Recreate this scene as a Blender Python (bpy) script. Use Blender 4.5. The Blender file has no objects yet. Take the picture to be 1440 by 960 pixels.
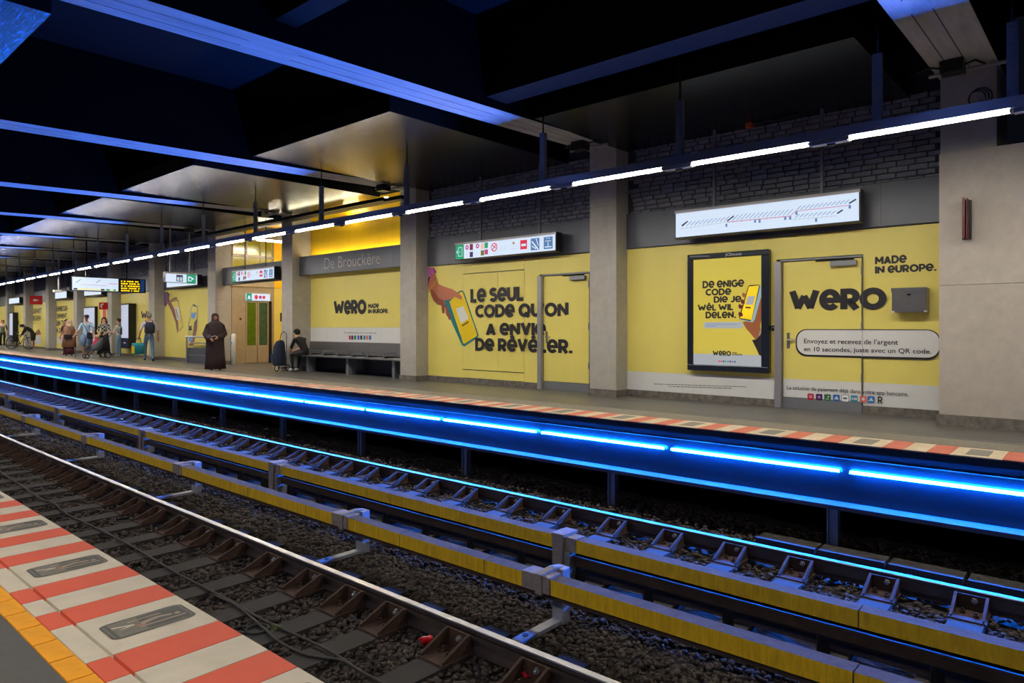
import bpy, bmesh, math, random
import numpy as np
from mathutils import Vector, Matrix
random.seed(7)
R = math.radians
SC = bpy.context.scene
COL = SC.collection

# ------------------------------------------------------------------ camera
FPX, YAW, HOR, BK, CH = 974.12, 0.71546, 459.48, 0.0006, 1.25
cd = bpy.data.cameras.new('camera'); cam = bpy.data.objects.new('camera', cd); COL.objects.link(cam)
cam.location = (0, 0, CH); cam.rotation_euler = (R(90), 0, YAW)
cd.sensor_width = 36; cd.lens = FPX / 1440 * 36; cd.shift_y = -(480 - HOR) / 1440
cd.clip_start = .05; cd.clip_end = 300
SC.camera = cam
# ------------------------------------------------------------------ world and exposure
w = bpy.data.worlds.new('world'); SC.world = w; w.use_nodes = True
w.node_tree.nodes['Background'].inputs[0].default_value = (.35, .45, .8, 1)
w.node_tree.nodes['Background'].inputs[1].default_value = .006
SC.view_settings.view_transform = 'Standard'; SC.view_settings.look = 'None'
SC.view_settings.exposure = 0; SC.view_settings.gamma = 1; SC.view_settings.use_curve_mapping = False
WHITE_L = 98.0      # fluorescent tubes over the platforms
BLUE_L = 830.0      # blue led tubes under the far platform edge
SIGN_L = 1.0

# ------------------------------------------------------------------ geometry of the slightly curved station
cY, sY = math.cos(YAW), math.sin(YAW)
def bend(X, Y):
    m = -2 * BK * abs(X); n = 1 / math.hypot(1, m)
    return X - m * Y * n, -BK * X * abs(X) + Y * n
def on_y(px, py, Y):            # a measured direction met with the plane Y = const -> X, Z
    u = (px - 720) / FPX; t = (cY * u - sY) / (sY * u + cY); X = t * Y
    for _ in range(60):
        x, y = bend(X, Y); X += .7 * (t * y - x)
    x, y = bend(X, Y); d = -sY * x + cY * y
    return X, CH - (py - HOR) / FPX * d
def on_z(px, py, Z):
    d = (CH - Z) * FPX / (py - HOR); r = (px - 720) / FPX * d
    x = cY * r - sY * d; y = sY * r + cY * d; X, Y = x, y
    for _ in range(60):
        a, b = bend(X, Y); X -= a - x; Y -= b - y
    return X, Y
LONG = set()

# ------------------------------------------------------------------ materials
MATS = {}
def mat(name, col, rough=.6, metal=0, noise=0, scale=8, bump=0, bscale=60, emit=None, es=0, spec=.5, stretch=None, dirt=None, coat=0):
    if name in MATS: return MATS[name]
    m = bpy.data.materials.new(name); MATS[name] = m; m.use_nodes = True
    nt = m.node_tree; b = nt.nodes['Principled BSDF']
    b.inputs['Base Color'].default_value = (*col, 1); b.inputs['Roughness'].default_value = rough
    b.inputs['Metallic'].default_value = metal; b.inputs['Specular IOR Level'].default_value = spec
    if coat: b.inputs['Coat Weight'].default_value = coat; b.inputs['Coat Roughness'].default_value = .15
    if emit:
        if es < 2 and 'poster_yellow' not in name and 'print' not in name: b.inputs['Base Color'].default_value = (*[c * .12 for c in col], 1)
        b.inputs['Emission Color'].default_value = (*emit, 1); b.inputs['Emission Strength'].default_value = es
    vec = None
    if noise or bump or dirt:
        tc = nt.nodes.new('ShaderNodeTexCoord'); mp = nt.nodes.new('ShaderNodeMapping')
        nt.links.new(tc.outputs['Object'], mp.inputs[0]); vec = mp.outputs[0]
        if stretch: mp.inputs['Scale'].default_value = stretch
    if noise or dirt:
        n = nt.nodes.new('ShaderNodeTexNoise'); n.inputs['Scale'].default_value = scale; n.inputs['Detail'].default_value = 7
        n.inputs['Roughness'].default_value = .65
        nt.links.new(vec, n.inputs[0])
        cr = nt.nodes.new('ShaderNodeValToRGB'); nt.links.new(n.outputs[0], cr.inputs[0])
        cr.color_ramp.elements[0].position = .3; cr.color_ramp.elements[1].position = .7
        lo = [c * (1 - noise) for c in col] if not dirt else list(dirt)
        hi = [min(1, c * (1 + noise)) for c in col]
        cr.color_ramp.elements[0].color = (*lo, 1); cr.color_ramp.elements[1].color = (*hi, 1)
        nt.links.new(cr.outputs[0], b.inputs['Base Color'])
    if bump:
        n2 = nt.nodes.new('ShaderNodeTexNoise'); n2.inputs['Scale'].default_value = bscale; n2.inputs['Detail'].default_value = 5
        nt.links.new(vec, n2.inputs[0])
        bp = nt.nodes.new('ShaderNodeBump'); bp.inputs['Strength'].default_value = bump; bp.inputs['Distance'].default_value = .02
        nt.links.new(n2.outputs[0], bp.inputs['Height']); nt.links.new(bp.outputs[0], b.inputs['Normal'])
    return m
def srgb(r, g, b):
    f = lambda c: (c / 255 / 12.92) if c / 255 <= .04045 else ((c / 255 + .055) / 1.055) ** 2.4
    return (f(r), f(g), f(b))
YEL = mat('yellow_print', srgb(238, 222, 116), .42, noise=.03, scale=2)
WHT = mat('white_print', srgb(225, 225, 222), .45, noise=.03, scale=3)
INK = mat('dark_ink', srgb(38, 34, 38), .5)
INKG = mat('grey_ink', srgb(110, 110, 112), .5)
CONC = mat('column_concrete', srgb(174, 170, 160), .75, noise=.12, scale=5, bump=.12, bscale=90)
CLAD = mat('stone_cladding', srgb(180, 172, 160), .6, noise=.1, scale=7, bump=.08, bscale=160)
BEAM = mat('beam_concrete', srgb(160, 158, 156), .85, noise=.2, scale=3, bump=.35, bscale=14, stretch=(3, .4, 3))
BASE = mat('marble_base', srgb(112, 106, 98), .55, noise=.45, scale=14)
BRICK = mat('grey_painted_brick', srgb(124, 126, 134), .75, noise=.25, scale=10, bump=.5, bscale=40)
MORT = mat('dark_mortar', srgb(58, 59, 64), .9)
FASC = mat('anthracite_panel', srgb(92, 95, 102), .38, metal=.3, noise=.05, scale=3)
DARK = mat('dark_ceiling', srgb(26, 26, 29), .95, spec=.05)
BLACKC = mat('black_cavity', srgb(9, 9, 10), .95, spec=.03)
PANEL = mat('brushed_ceiling_panel', srgb(50, 49, 48), .25, metal=.8, bump=.25, bscale=9, stretch=(.5, 5, 1))
FASCD = mat('panel_upstand', srgb(13, 14, 17), .8, spec=.1)
FLOORG = mat('dark_stone_floor', srgb(96, 94, 90), .35, noise=.12, scale=5, bump=.05, bscale=120)
FLOORD = mat('asphalt_grey_floor', srgb(88, 86, 84), .7, noise=.08, scale=30)
RED = mat('red_tile', srgb(228, 98, 70), .55, noise=.05, scale=4, bump=.05, bscale=200)
CREAM = mat('cream_tile', srgb(214, 204, 184), .6, noise=.09, scale=6, bump=.05, bscale=200)
PICT = mat('pictogram_field', srgb(126, 122, 112), .6, noise=.15, scale=20)
PICD = mat('pictogram_dark', srgb(92, 92, 86), .6, noise=.15, scale=20)
PICL = mat('pictogram_pale', srgb(168, 152, 134), .6, noise=.1, scale=20)
PICR = mat('pictogram_red', srgb(196, 120, 100), .6)
TACT = mat('tactile_yellow', srgb(246, 166, 22), .6, noise=.1, scale=18)
TACG = mat('tactile_grey', srgb(150, 144, 130), .7, noise=.15, scale=20)
REDF = mat('worn_red_tile', srgb(200, 110, 88), .6, noise=.12, scale=5)
CREF = mat('worn_cream_tile', srgb(206, 188, 160), .6, noise=.12, scale=5)
JOINT = mat('dark_joint', srgb(62, 58, 54), .9)
EDGEP = mat('platform_face', srgb(14, 16, 22), .3, noise=.08, scale=2)
LIPM = mat('ledge_metal', srgb(66, 66, 72), .5, noise=.2, scale=8)
BALL = mat('ballast_stone', srgb(72, 62, 55), .9, noise=.55, scale=3.2, bump=.4, bscale=60)
BED = mat('ballast_bed', srgb(50, 44, 40), .95, noise=.5, scale=14, bump=.9, bscale=26)
SLEEP = mat('dark_sleeper', srgb(54, 50, 46), .85, noise=.25, scale=12, bump=.35, bscale=30, stretch=(6, .6, 6))
RUST = mat('rusty_steel', srgb(74, 52, 40), .8, metal=.15, noise=.35, scale=12, bump=.3, bscale=60)
RAILS = mat('rail_side', srgb(84, 74, 70), .5, metal=.5, noise=.2, scale=8)
RAILT = mat('polished_rail_head', srgb(190, 190, 192), .3, metal=1)
COVY = mat('yellow_cover_board', srgb(246, 202, 22), .55, noise=.0, scale=9, dirt=srgb(204, 160, 18), bump=.25, bscale=30, stretch=(4, 1, .5))
COVT = mat('dusty_cover_top', srgb(92, 84, 76), .85, noise=.25, scale=14, bump=.3, bscale=60)
CLAMP = mat('grey_clamp', srgb(140, 130, 122), .6, noise=.3, scale=14)
POSTM = mat('galvanised_post', srgb(150, 152, 158), .5, metal=.3, noise=.15, scale=10)
CONDR = mat('conductor_rail', srgb(74, 60, 52), .6, metal=.4, noise=.25, scale=9)
CABLE = mat('black_cable', srgb(52, 47, 43), .6)
ALU = mat('light_trunk_aluminium', srgb(165, 163, 165), .4, metal=.5)
GALV = mat('galvanised_channel', srgb(120, 124, 134), .5, metal=.5, noise=.2, scale=20)
TUBE = mat('lit_tube', (.9, .9, .9), emit=(1, .93, .80), es=WHITE_L)
BLUET = mat('lit_blue_tube', (.1, .2, .9), emit=(.003, .15, 1), es=BLUE_L)
BLK = mat('black_metal', srgb(26, 28, 32), .4, metal=.3)
BLKP = mat('black_rubber', srgb(22, 22, 24), .7)
GREY = mat('mid_grey_metal', srgb(140, 142, 146), .45, metal=.5)
STEEL = mat('brushed_steel', srgb(140, 138, 136), .33, metal=.8, noise=.08, scale=6)
STEELW = mat('brushed_lift_steel', srgb(172, 162, 138), .5, metal=.25, noise=.08, scale=6)
LITW = mat('lit_sign_white', (.8, .85, .9), emit=(.66, .78, .95), es=.95)
LITP = mat('lit_poster_yellow', srgb(170, 152, 60), .2, emit=srgb(240, 222, 96), es=.42, coat=.6)
LITPW = mat('lit_poster_white', srgb(230, 232, 232), .2, emit=srgb(225, 230, 235), es=.45, coat=.6)
SGREEN = mat('lit_green', srgb(20, 150, 110), emit=srgb(20, 160, 115), es=.9)
SRED = mat('lit_red', srgb(220, 40, 70), emit=srgb(225, 50, 80), es=.9)
SWINE = mat('lit_maroon', srgb(130, 20, 60), emit=srgb(140, 25, 70), es=.8)
SBLUE = mat('lit_steel_blue', srgb(80, 120, 170), emit=srgb(85, 125, 175), es=.9)
SPALE = mat('lit_pale_mark', srgb(190, 205, 215), emit=srgb(195, 210, 220), es=.9)
SPURP = mat('lit_purple', srgb(190, 50, 120), emit=srgb(200, 60, 130), es=.8)
SOLIV = mat('lit_olive', srgb(110, 110, 30), emit=srgb(120, 115, 30), es=.8)
SDARK = mat('lit_dark_mark', srgb(50, 70, 110), emit=srgb(60, 80, 120), es=.4)
SLINE = mat('lit_rose_line', srgb(205, 150, 185), emit=srgb(205, 150, 185), es=.9)
AMBER = mat('amber_led_text', srgb(250, 200, 20), emit=srgb(255, 205, 20), es=1.6)
REDS = mat('red_sign', srgb(205, 30, 30), .45)
DRED = mat('dark_red_metal', srgb(92, 20, 18), .4)
GLASSG = mat('green_lift_glass', srgb(70, 110, 30), .12, noise=.35, scale=5, spec=.8)
GLASST = mat('teal_lift_glass', srgb(40, 90, 72), .12, noise=.35, scale=6, spec=.8)
YWALL = mat('golden_wall_panel', srgb(250, 200, 10), .5, noise=.06, scale=2)
BEIGE = mat('beige_cladding', srgb(180, 170, 145), .6, noise=.08, scale=5)
WARMT = mat('lit_warm_tube', (.9, .9, .8), emit=(1, .93, .75), es=48)
SKINL = mat('light_skin', srgb(214, 164, 136), .55)
SKINB = mat('brown_skin', srgb(150, 100, 76), .55)
SKINM = mat('tan_skin', srgb(188, 136, 104), .55)

# ------------------------------------------------------------------ mesh collector
class MB:
    def __init__(s): s.v = []; s.f = []; s.m = []; s.mats = []
    def mi(s, m):
        if m not in s.mats: s.mats.append(m)
        return s.mats.index(m)
    def add(s, vs, fs, m):
        o = len(s.v); s.v += [tuple(v) for v in vs]; i = s.mi(m)
        for f in fs: s.f.append(tuple(o + k for k in f)); s.m.append(i)
        return s
    def box(s, x0, x1, y0, y1, z0, z1, m, top=None, front=None):
        vs = [(x, y, z) for x in (x0, x1) for y in (y0, y1) for z in (z0, z1)]
        fs = [(0, 1, 3, 2), (4, 6, 7, 5), (0, 4, 5, 1), (2, 3, 7, 6), (0, 2, 6, 4), (1, 5, 7, 3)]
        s.add(vs, fs, m)
        if top: s.m[-1] = s.mi(top)
        if front: s.m[-4] = s.mi(front)
        return s
    def lbox(s, x0, x1, y0, y1, z0, z1, m, step=1.5, top=None, front=None):   # long box cut along X so that it can follow the curve
        n = max(1, int(abs(x1 - x0) / step)); prof = [(y0, z0), (y1, z0), (y1, z1), (y0, z1)]
        return s.extr(x0, x1, prof, m, n, cols=[m, m, top or m, front or m])
    def extr(s, x0, x1, prof, m, n=1, cols=None, dz=None):
        k = len(prof); vs = []
        for i in range(n + 1):
            x = x0 + (x1 - x0) * i / n
            vs += [(x, p[0], p[1]) for p in prof]
        fs = []; ms = []
        o = len(s.v); s.v += vs
        for i in range(n):
            for j in range(k):
                a = i * k + j; b = i * k + (j + 1) % k
                s.f.append((o + a, o + b, o + b + k, o + a + k)); s.m.append(s.mi(cols[j] if cols else m))
        s.f.append(tuple(o + j for j in range(k))[::-1]); s.m.append(s.mi(m))
        s.f.append(tuple(o + n * k + j for j in range(k))); s.m.append(s.mi(m))
        return s
    def tube(s, pts, r, m, n=8, caps=True):
        pts = [Vector(p) for p in pts]; rr = r if isinstance(r, (list, tuple)) else [r] * len(pts)
        o = len(s.v); up = None
        for i, p in enumerate(pts):
            d = (pts[min(i + 1, len(pts) - 1)] - pts[max(i - 1, 0)]).normalized()
            if up is None: up = Vector((0, 0, 1)) if abs(d.z) < .9 else Vector((1, 0, 0))
            a = d.cross(up).normalized(); b = a.cross(d).normalized(); up = b
            for k in range(n):
                t = 2 * math.pi * k / n; s.v.append(tuple(p + a * (rr[i] * math.cos(t)) + b * (rr[i] * math.sin(t))))
        mi = s.mi(m)
        for i in range(len(pts) - 1):
            for k in range(n):
                a = o + i * n + k; b = o + i * n + (k + 1) % n
                s.f.append((a, b, b + n, a + n)); s.m.append(mi)
        if caps:
            s.f.append(tuple(o + k for k in range(n))); s.m.append(mi)
            s.f.append(tuple(o + (len(pts) - 1) * n + k for k in range(n))[::-1]); s.m.append(mi)
        return s
    def ring(s, c, Rr, r, m, axis='y', n=24, k=6):
        pts = []
        o = len(s.v); mi = s.mi(m)
        for i in range(n):
            t = 2 * math.pi * i / n
            for j in range(k):
                q = 2 * math.pi * j / k; rad = Rr + r * math.cos(q); h = r * math.sin(q)
                if axis == 'y': p = (c[0] + rad * math.cos(t), c[1] + h, c[2] + rad * math.sin(t))
                elif axis == 'x': p = (c[0] + h, c[1] + rad * math.cos(t), c[2] + rad * math.sin(t))
                else: p = (c[0] + rad * math.cos(t), c[1] + rad * math.sin(t), c[2] + h)
                s.v.append(p)
        for i in range(n):
            for j in range(k):
                a = o + i * k + j; b = o + i * k + (j + 1) % k; cc = o + ((i + 1) % n) * k + (j + 1) % k; d = o + ((i + 1) % n) * k + j
                s.f.append((a, b, cc, d)); s.m.append(mi)
        return s
    def ball(s, c, rad, m, nu=12, nv=8, sx=1, sy=1, sz=1):
        o = len(s.v); mi = s.mi(m)
        for j in range(nv + 1):
            ph = math.pi * j / nv
            for i in range(nu):
                t = 2 * math.pi * i / nu
                s.v.append((c[0] + rad * sx * math.sin(ph) * math.cos(t), c[1] + rad * sy * math.sin(ph) * math.sin(t), c[2] + rad * sz * math.cos(ph)))
        for j in range(nv):
            for i in range(nu):
                a = o + j * nu + i; b = o + j * nu + (i + 1) % nu
                s.f.append((a, a + nu, b + nu, b)); s.m.append(mi)
        return s
    def loft(s, rings, m, n=20, caps=True, fold=0, nf=7):
        # ring: (centre, rx, ry) horizontal ellipses, bottom to top
        o = len(s.v); mi = s.mi(m)
        for q, (c, rx, ry) in enumerate(rings):
            fa = fold * (1 - q / max(1, len(rings) - 1))
            for i in range(n):
                t = 2 * math.pi * i / n; g = 1 + fa * math.sin(nf * t + q * .6)
                s.v.append((c[0] + rx * g * math.cos(t), c[1] + ry * g * math.sin(t), c[2]))
        for q in range(len(rings) - 1):
            for i in range(n):
                a = o + q * n + i; b = o + q * n + (i + 1) % n
                s.f.append((a, b, b + n, a + n)); s.m.append(mi)
        if caps:
            s.f.append(tuple(o + k for k in range(n))[::-1]); s.m.append(mi)
            s.f.append(tuple(o + (len(rings) - 1) * n + k for k in range(n))); s.m.append(mi)
        return s
    def mesh(s, name):
        me = bpy.data.meshes.new(name); me.from_pydata(s.v, [], s.f)
        for m in s.mats: me.materials.append(m)
        me.polygons.foreach_set('material_index', s.m); me.update()
        return me
    def build(s, name, parent=None, smooth=False, long=False, bevel=0, loc=None):
        o = bpy.data.objects.new(name, s.mesh(name)); COL.objects.link(o)
        if smooth: o.data.polygons.foreach_set('use_smooth', [True] * len(o.data.polygons))
        if parent: o.parent = parent
        if loc: o.location = loc
        if long: LONG.add(o)
        if bevel:
            b = o.modifiers.new('b', 'BEVEL'); b.width = bevel; b.segments = 2; b.limit_method = 'ANGLE'
        return o
def centre(mb):                   # moves the collected shape to its own base and returns that place
    v = np.array(mb.v); c = ((v[:, 0].min() + v[:, 0].max()) / 2, (v[:, 1].min() + v[:, 1].max()) / 2, v[:, 2].min())
    mb.v = [tuple(p) for p in (v - np.array(c))]
    return c
def part(mb, name, parent, smooth=False, bevel=0):     # a rigid piece placed at its own centre
    c = centre(mb)
    return mb.build(name, parent, smooth=smooth, bevel=bevel, loc=c)
def tag(o, label=None, cat=None, group=None, kind=None):
    if label: o['label'] = label
    if cat: o['category'] = cat
    if group: o['group'] = group
    if kind: o['kind'] = kind
    return o
def thing(name, label, cat, loc=(0, 0, 0), rz=0, group=None):
    o = bpy.data.objects.new(name, None); COL.objects.link(o); o.location = loc; o.rotation_euler = (0, 0, rz); o.empty_display_size = .1
    return tag(o, label, cat, group)
def struct(name, mb=None, long=True, label=None):
    if mb is None:
        o = bpy.data.objects.new(name, None); COL.objects.link(o)
        if long: LONG.add(o)
    else: o = mb.build(name, long=long)
    o['kind'] = 'structure'
    if label: o['label'] = label
    return o
def dup(o, parent=None, loc=None):
    c = o.copy(); COL.objects.link(c)
    if parent is not None: c.parent = parent
    if loc is not None: c.location = loc
    if o in LONG: LONG.add(c)
    for ch in o.children: dup(ch, c)
    return c

# ------------------------------------------------------------------ flat lettering
def arc(cx, cy, rx, ry, a0, a1, n=14):
    return [(cx + rx * math.cos(R(a0 + (a1 - a0) * i / n)), cy + ry * math.sin(R(a0 + (a1 - a0) * i / n))) for i in range(n + 1)]
t_ = .1
GL = {
 'L': (.56, [[(.1, 1), (.1, .1), (.56, .1)]]),
 'e': (.82, [[(.1, .47), (.72, .47)] + arc(.41, .5, .31, .4, 0, 320, 22)[1:]]),
 'S': (.66, [arc(.34, .71, .24, .19, 25, 270, 12) + arc(.33, .31, .25, .21, 90, -155, 12)[1:]]),
 'U': (.76, [[(.1, 1), (.1, .4)] + arc(.38, .4, .28, .3, 180, 360) + [(.66, 1)]]),
 'C': (.78, [arc(.48, .5, .38, .4, 48, 312, 22)]),
 'O': (.96, [arc(.48, .5, .38, .4, 0, 360, 28)]),
 'D': (.82, [[(.1, .1), (.1, .9), (.35, .9)] + arc(.35, .5, .37, .4, 90, -90, 14)[1:] + [(.1, .1)]]),
 'Q': (.98, [arc(.48, .5, .38, .4, 0, 360, 28), [(.5, .32), (.86, -.02)]]),
 "'": (.22, [[(.1, 1), (.1, .68)]]),
 'N': (.82, [[(.1, 0), (.1, .86), (.70, .14), (.70, 1)]]),
 'A': (.84, [[(.1, 0), (.42, .9), (.74, 0)], [(.22, .28), (.62, .28)]]),
 'V': (.82, [[(.1, 1), (.41, .1), (.72, 1)]]),
 'I': (.2, [[(.1, 0), (.1, 1)]]),
 'R': (.72, [[(.1, 0), (.1, .9), (.35, .9)] + arc(.35, .65, .25, .25, 90, -90, 10)[1:] + [(.1, .4)], [(.35, .4), (.62, 0)]]),
 'P': (.68, [[(.1, 0), (.1, .9), (.35, .9)] + arc(.35, .65, .25, .25, 90, -90, 10)[1:] + [(.1, .4)]]),
 'J': (.6, [[(.5, 1), (.5, .34)] + arc(.29, .34, .21, .24, 0, -150, 9)[1:]]),
 'W': (1.26, [[(.1, 1), (.36, .12), (.63, .70), (.90, .12), (1.16, 1)]]),
 'G': (.86, [arc(.48, .5, .38, .4, 48, 340, 22) + [(.8, .48), (.52, .48)]]),
 'M': (.96, [[(.1, 0), (.1, .92), (.48, .3), (.86, .92), (.86, 0)]]),
 'B': (.7, [[(.1, .1), (.1, .9), (.38, .9)] + arc(.38, .7, .2, .2, 90, -90, 8)[1:] + [(.1, .5)], [(.36, .5)] + arc(.38, .3, .23, .2, 90, -90, 8)[1:] + [(.1, .1)]]),
 'T': (.66, [[(0, .9), (.66, .9)], [(.33, .9), (.33, 0)]]),
 '-': (.4, [[(.02, .42), (.38, .42)]]),
 '.': (.24, [[(.12, 0), (.12, .2)]]),
 ' ': (.24, []),
}
GL['é'] = (.82, GL['e'][1] + [[(.3, 1.06), (.52, 1.26)]])
GL['a'] = GL['A']
def strokes(mb, poly, t, m, tf):
    pts = [Vector(p) for p in poly]; k = len(pts); L = []; Rr = []
    for i in range(1, k - 1):        # sharp corners: two overlapping straight strokes
        d1 = (pts[i] - pts[i - 1]).normalized(); d2 = (pts[i + 1] - pts[i]).normalized()
        if d1.dot(d2) < -.15:
            strokes(mb, [tuple(p) for p in pts[:i]] + [tuple(pts[i] + d1 * t * .12)], t, m, tf)
            strokes(mb, [tuple(pts[i] - d2 * t * .12)] + [tuple(p) for p in pts[i + 1:]], t, m, tf)
            return
    closed = (pts[0] - pts[-1]).length < 1e-4
    for i, p in enumerate(pts):
        a = pts[i - 1] if i > 0 else (pts[-2] if closed else None)
        b = pts[i + 1] if i < k - 1 else (pts[1] if closed else None)
        d1 = (p - a).normalized() if a is not None else None
        d2 = (b - p).normalized() if b is not None else None
        if d1 is None: d1 = d2
        if d2 is None: d2 = d1
        tg = (d1 + d2)
        tg = tg.normalized() if tg.length > 1e-3 else d1
        n = Vector((-tg.y, tg.x)); n1 = Vector((-d1.y, d1.x))
        q = min(1.35, 1 / max(.3, n.dot(n1)))
        L.append(p + n * t / 2 * q); Rr.append(p - n * t / 2 * q)
    vs = [tf(*v) for v in L] + [tf(*v) for v in Rr]
    mb.add(vs, [(i, i + 1, k + i + 1, k + i) for i in range(k - 1)], m)
def lettering(mb, text, tf0, x0, x1, z0, h, m, t=.26, gap=.07):
    """text drawn flat from x0 to x1, base at z0, cap height h; tf0 maps (x, z) to a point"""
    wd = 0; pos = []
    for ch in text:
        pos.append(wd); wd += GL[ch][0] + gap
    wd -= gap; sx = (x1 - x0) / wd
    for ch, p in zip(text, pos):
        for st in GL[ch][1]:
            strokes(mb, st, t, m, lambda a, b, p=p: tf0(x0 + (p + a) * sx, z0 + b * h))
def wall_tf(Y): return lambda x, z: (x, Y, z)
def px_text(mb, text, xl, xr, top, base, Y, m, t=.26, off=.004):
    X0, Z0 = on_y(xl, base, Y); X1 = on_y(xr, base, Y)[0]; Zt = on_y(xl, top, Y)[1]
    lettering(mb, text, wall_tf(Y - off), X0, X1, Z0, Zt - Z0, m, t)
def font_mesh(text, X0, X1, Z0, h, Y, m, name, parent, off=.004, flat='y', weight=0):
    cu = bpy.data.curves.new(name, 'FONT'); cu.body = text; cu.size = 1; cu.offset = weight; cu.resolution_u = 3
    o = bpy.data.objects.new('tmp', cu); COL.objects.link(o); bpy.context.view_layer.update()
    me = bpy.data.meshes.new_from_object(o.evaluated_get(bpy.context.evaluated_depsgraph_get()))
    bpy.data.objects.remove(o)
    n = len(me.vertices); co = np.zeros(n * 3); me.vertices.foreach_get('co', co); co = co.reshape(-1, 3)
    x = co[:, 0]; z = co[:, 1]; sx = (X1 - X0) / (x.max() - x.min()); sz = h / .73
    if flat == 'y': out = np.stack([X0 + (x - x.min()) * sx, np.full(n, Y - off), Z0 + z * sz], 1)
    else: out = np.stack([np.full(n, Y + off), X0 + (x - x.min()) * sx, Z0 + z * sz], 1)
    me.vertices.foreach_set('co', out.ravel()); me.materials.clear(); me.materials.append(m); me.update()
    c = out.mean(0); out -= c; me.vertices.foreach_set('co', out.ravel())
    ob = bpy.data.objects.new(name, me); COL.objects.link(ob); ob.location = c
    if parent: ob.parent = parent
    return ob
def px_font(text, xl, xr, top, base, Y, m, name, parent, off=.004, weight=0):
    X0, Z0 = on_y(xl, base, Y); X1 = on_y(xr, base, Y)[0]; Zt = on_y(xl, top, Y)[1]
    return font_mesh(text, X0, X1, Z0, Zt - Z0, Y, m, name, parent, off, weight=weight)
def px_poly(mb, pts, Y, m, off):
    vs = [(p[0], Y - off, p[1]) for p in (on_y(x, y, Y) for x, y in pts)]
    mb.add(vs, [tuple(range(len(vs)))], m)
def rrect(x0, x1, z0, z1, r, n=6):
    out = []
    for cx, cz, a in ((x1 - r, z1 - r, 0), (x0 + r, z1 - r, 90), (x0 + r, z0 + r, 180), (x1 - r, z0 + r, 270)):
        out += arc(cx, cz, r, r, a, a + 90, n)
    return out
def flat_rr(mb, x0, x1, z0, z1, r, Y, m, off):
    vs = [(a, Y - off, b) for a, b in rrect(x0, x1, z0, z1, r)]
    mb.add(vs, [tuple(range(len(vs)))], m)
def disc(mb, x, z, rx, rz, Y, m, off, n=20):
    mb.add([(x + rx * math.cos(2 * math.pi * i / n), Y - off, z + rz * math.sin(2 * math.pi * i / n)) for i in range(n)], [tuple(range(n))], m)
def quad(mb, x0, x1, z0, z1, Y, m, off):
    mb.add([(x0, Y - off, z0), (x1, Y - off, z0), (x1, Y - off, z1), (x0, Y - off, z1)], [(0, 1, 2, 3)], m)

XL, XR = -75.0, 6.0         # how far the station is built
EY = 7.947                  # far platform edge
WY = 10.87                  # far wall
NE = 1.405                  # near platform edge
COLX = [-1.70, -6.78, -12.29, -17.73, -22.60, -27.9, -32.8, -37.9, -43.2, -48.6, -53.9, -59.2, -64.5, -69.8]
CW = .57
# ================================================================== SETTING
# ---- far platform
mb = MB(); mb.lbox(XL, XR, EY + .06, WY + .35, -.3, -.012, FLOORG)
fl = struct('floor_far', mb)
mb = MB()                                   # paving slabs in courses, joints left open
ys = [9.28, 10.08, WY + .05]
slabs = 0
def shared_box(name, sx, sy, sz, m, bevel=0):
    b = MB(); b.box(-sx / 2, sx / 2, -sy / 2, sy / 2, 0, sz, m); return b.mesh(name)
def put(me, name, parent, loc, mats=None):
    o = bpy.data.objects.new(name, me); COL.objects.link(o); o.parent = parent; o.location = loc
    return o
sl1 = shared_box('paving_slab', .79, .79, .011, FLOORG); sl2 = shared_box('paving_slab', .79, .82, .011, FLOORG)
for i in range(44):
    x = .8 - i * .8
    put(sl1, 'paving_slab', fl, (x, 9.68, -.012)); put(sl2, 'paving_slab', fl, (x, 10.49, -.012))
mb = MB(); mb.lbox(XL, .8 - 43.5 * .8, 9.28, WY, -.012, -.001, FLOORG)
mb.lbox(1.2, XR, 9.28, WY, -.012, -.001, FLOORG)
mb.lbox(XL, XR, 9.06, 9.275, -.012, -.001, FLOORG)
o = mb.build('far_paving', fl, long=True); tag(o, kind='stuff')
# tactile ribbed band
mb = MB(); mb.lbox(XL, XR, 8.53, 9.055, -.012, -.004, TACG)
for k in range(9):
    y = 8.56 + k * .056
    mb.lbox(-40, XR, y, y + .026, -.005, .002, TACG, step=3)
o = mb.build('ribbed_tactile_band', fl, long=True); tag(o, kind='stuff')
# striped edge tiles, same rhythm as on the near side
def stripes(parent, y0, y1, xs, mats, z=-.012, top=0, extra=None, gap=.006):
    meshes = {}
    n = 0
    for (x0, x1, m) in xs:
        key = (round(x1 - x0, 3), m.name, y0)
        if key not in meshes: meshes[key] = shared_box('striped_tile', (x1 - x0) - gap, (y1 - y0) - gap, top - z, m)
        put(meshes[key], 'striped_tile', parent, ((x0 + x1) / 2, (y0 + y1) / 2, z)); n += 1
cells = []
x = -2.27 + 1.04 * 4
while x > -50:
    for wd, m in ((-.205, REDF), (-.205, CREF), (-.205, REDF), (-.425, CREF)):
        cells.append((x + wd, x, m)); x += wd
stripes(fl, EY, 8.52, [c for c in cells if c[0] > -48][:230], None)
mb = MB()
for c in cells[230:]: mb.box(c[0], c[1], EY, 8.52, -.012, 0, c[2])
mb.lbox(XL, x, EY, 8.52, -.012, 0, CREF)
o = mb.build('distant_striped_tiles', fl, long=True); tag(o, kind='stuff')
mb = MB(); mb.lbox(XL, XR, EY + .001, EY + .2, -.085, -.013, EDGEP)
mb.build('platform_nosing', fl, long=True)
# pictogram plates on the wide pale tiles
pp = shared_box('pictogram_plate', .19, .36, .003, PICT)
i = 0
for c in cells:
    if c[2] is CREF and c[1] - c[0] > .4 and c[0] > -14 and i < 16:
        put(pp, 'pictogram_plate', fl, ((c[0] + c[1]) / 2, 8.24, 0)); i += 1
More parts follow.
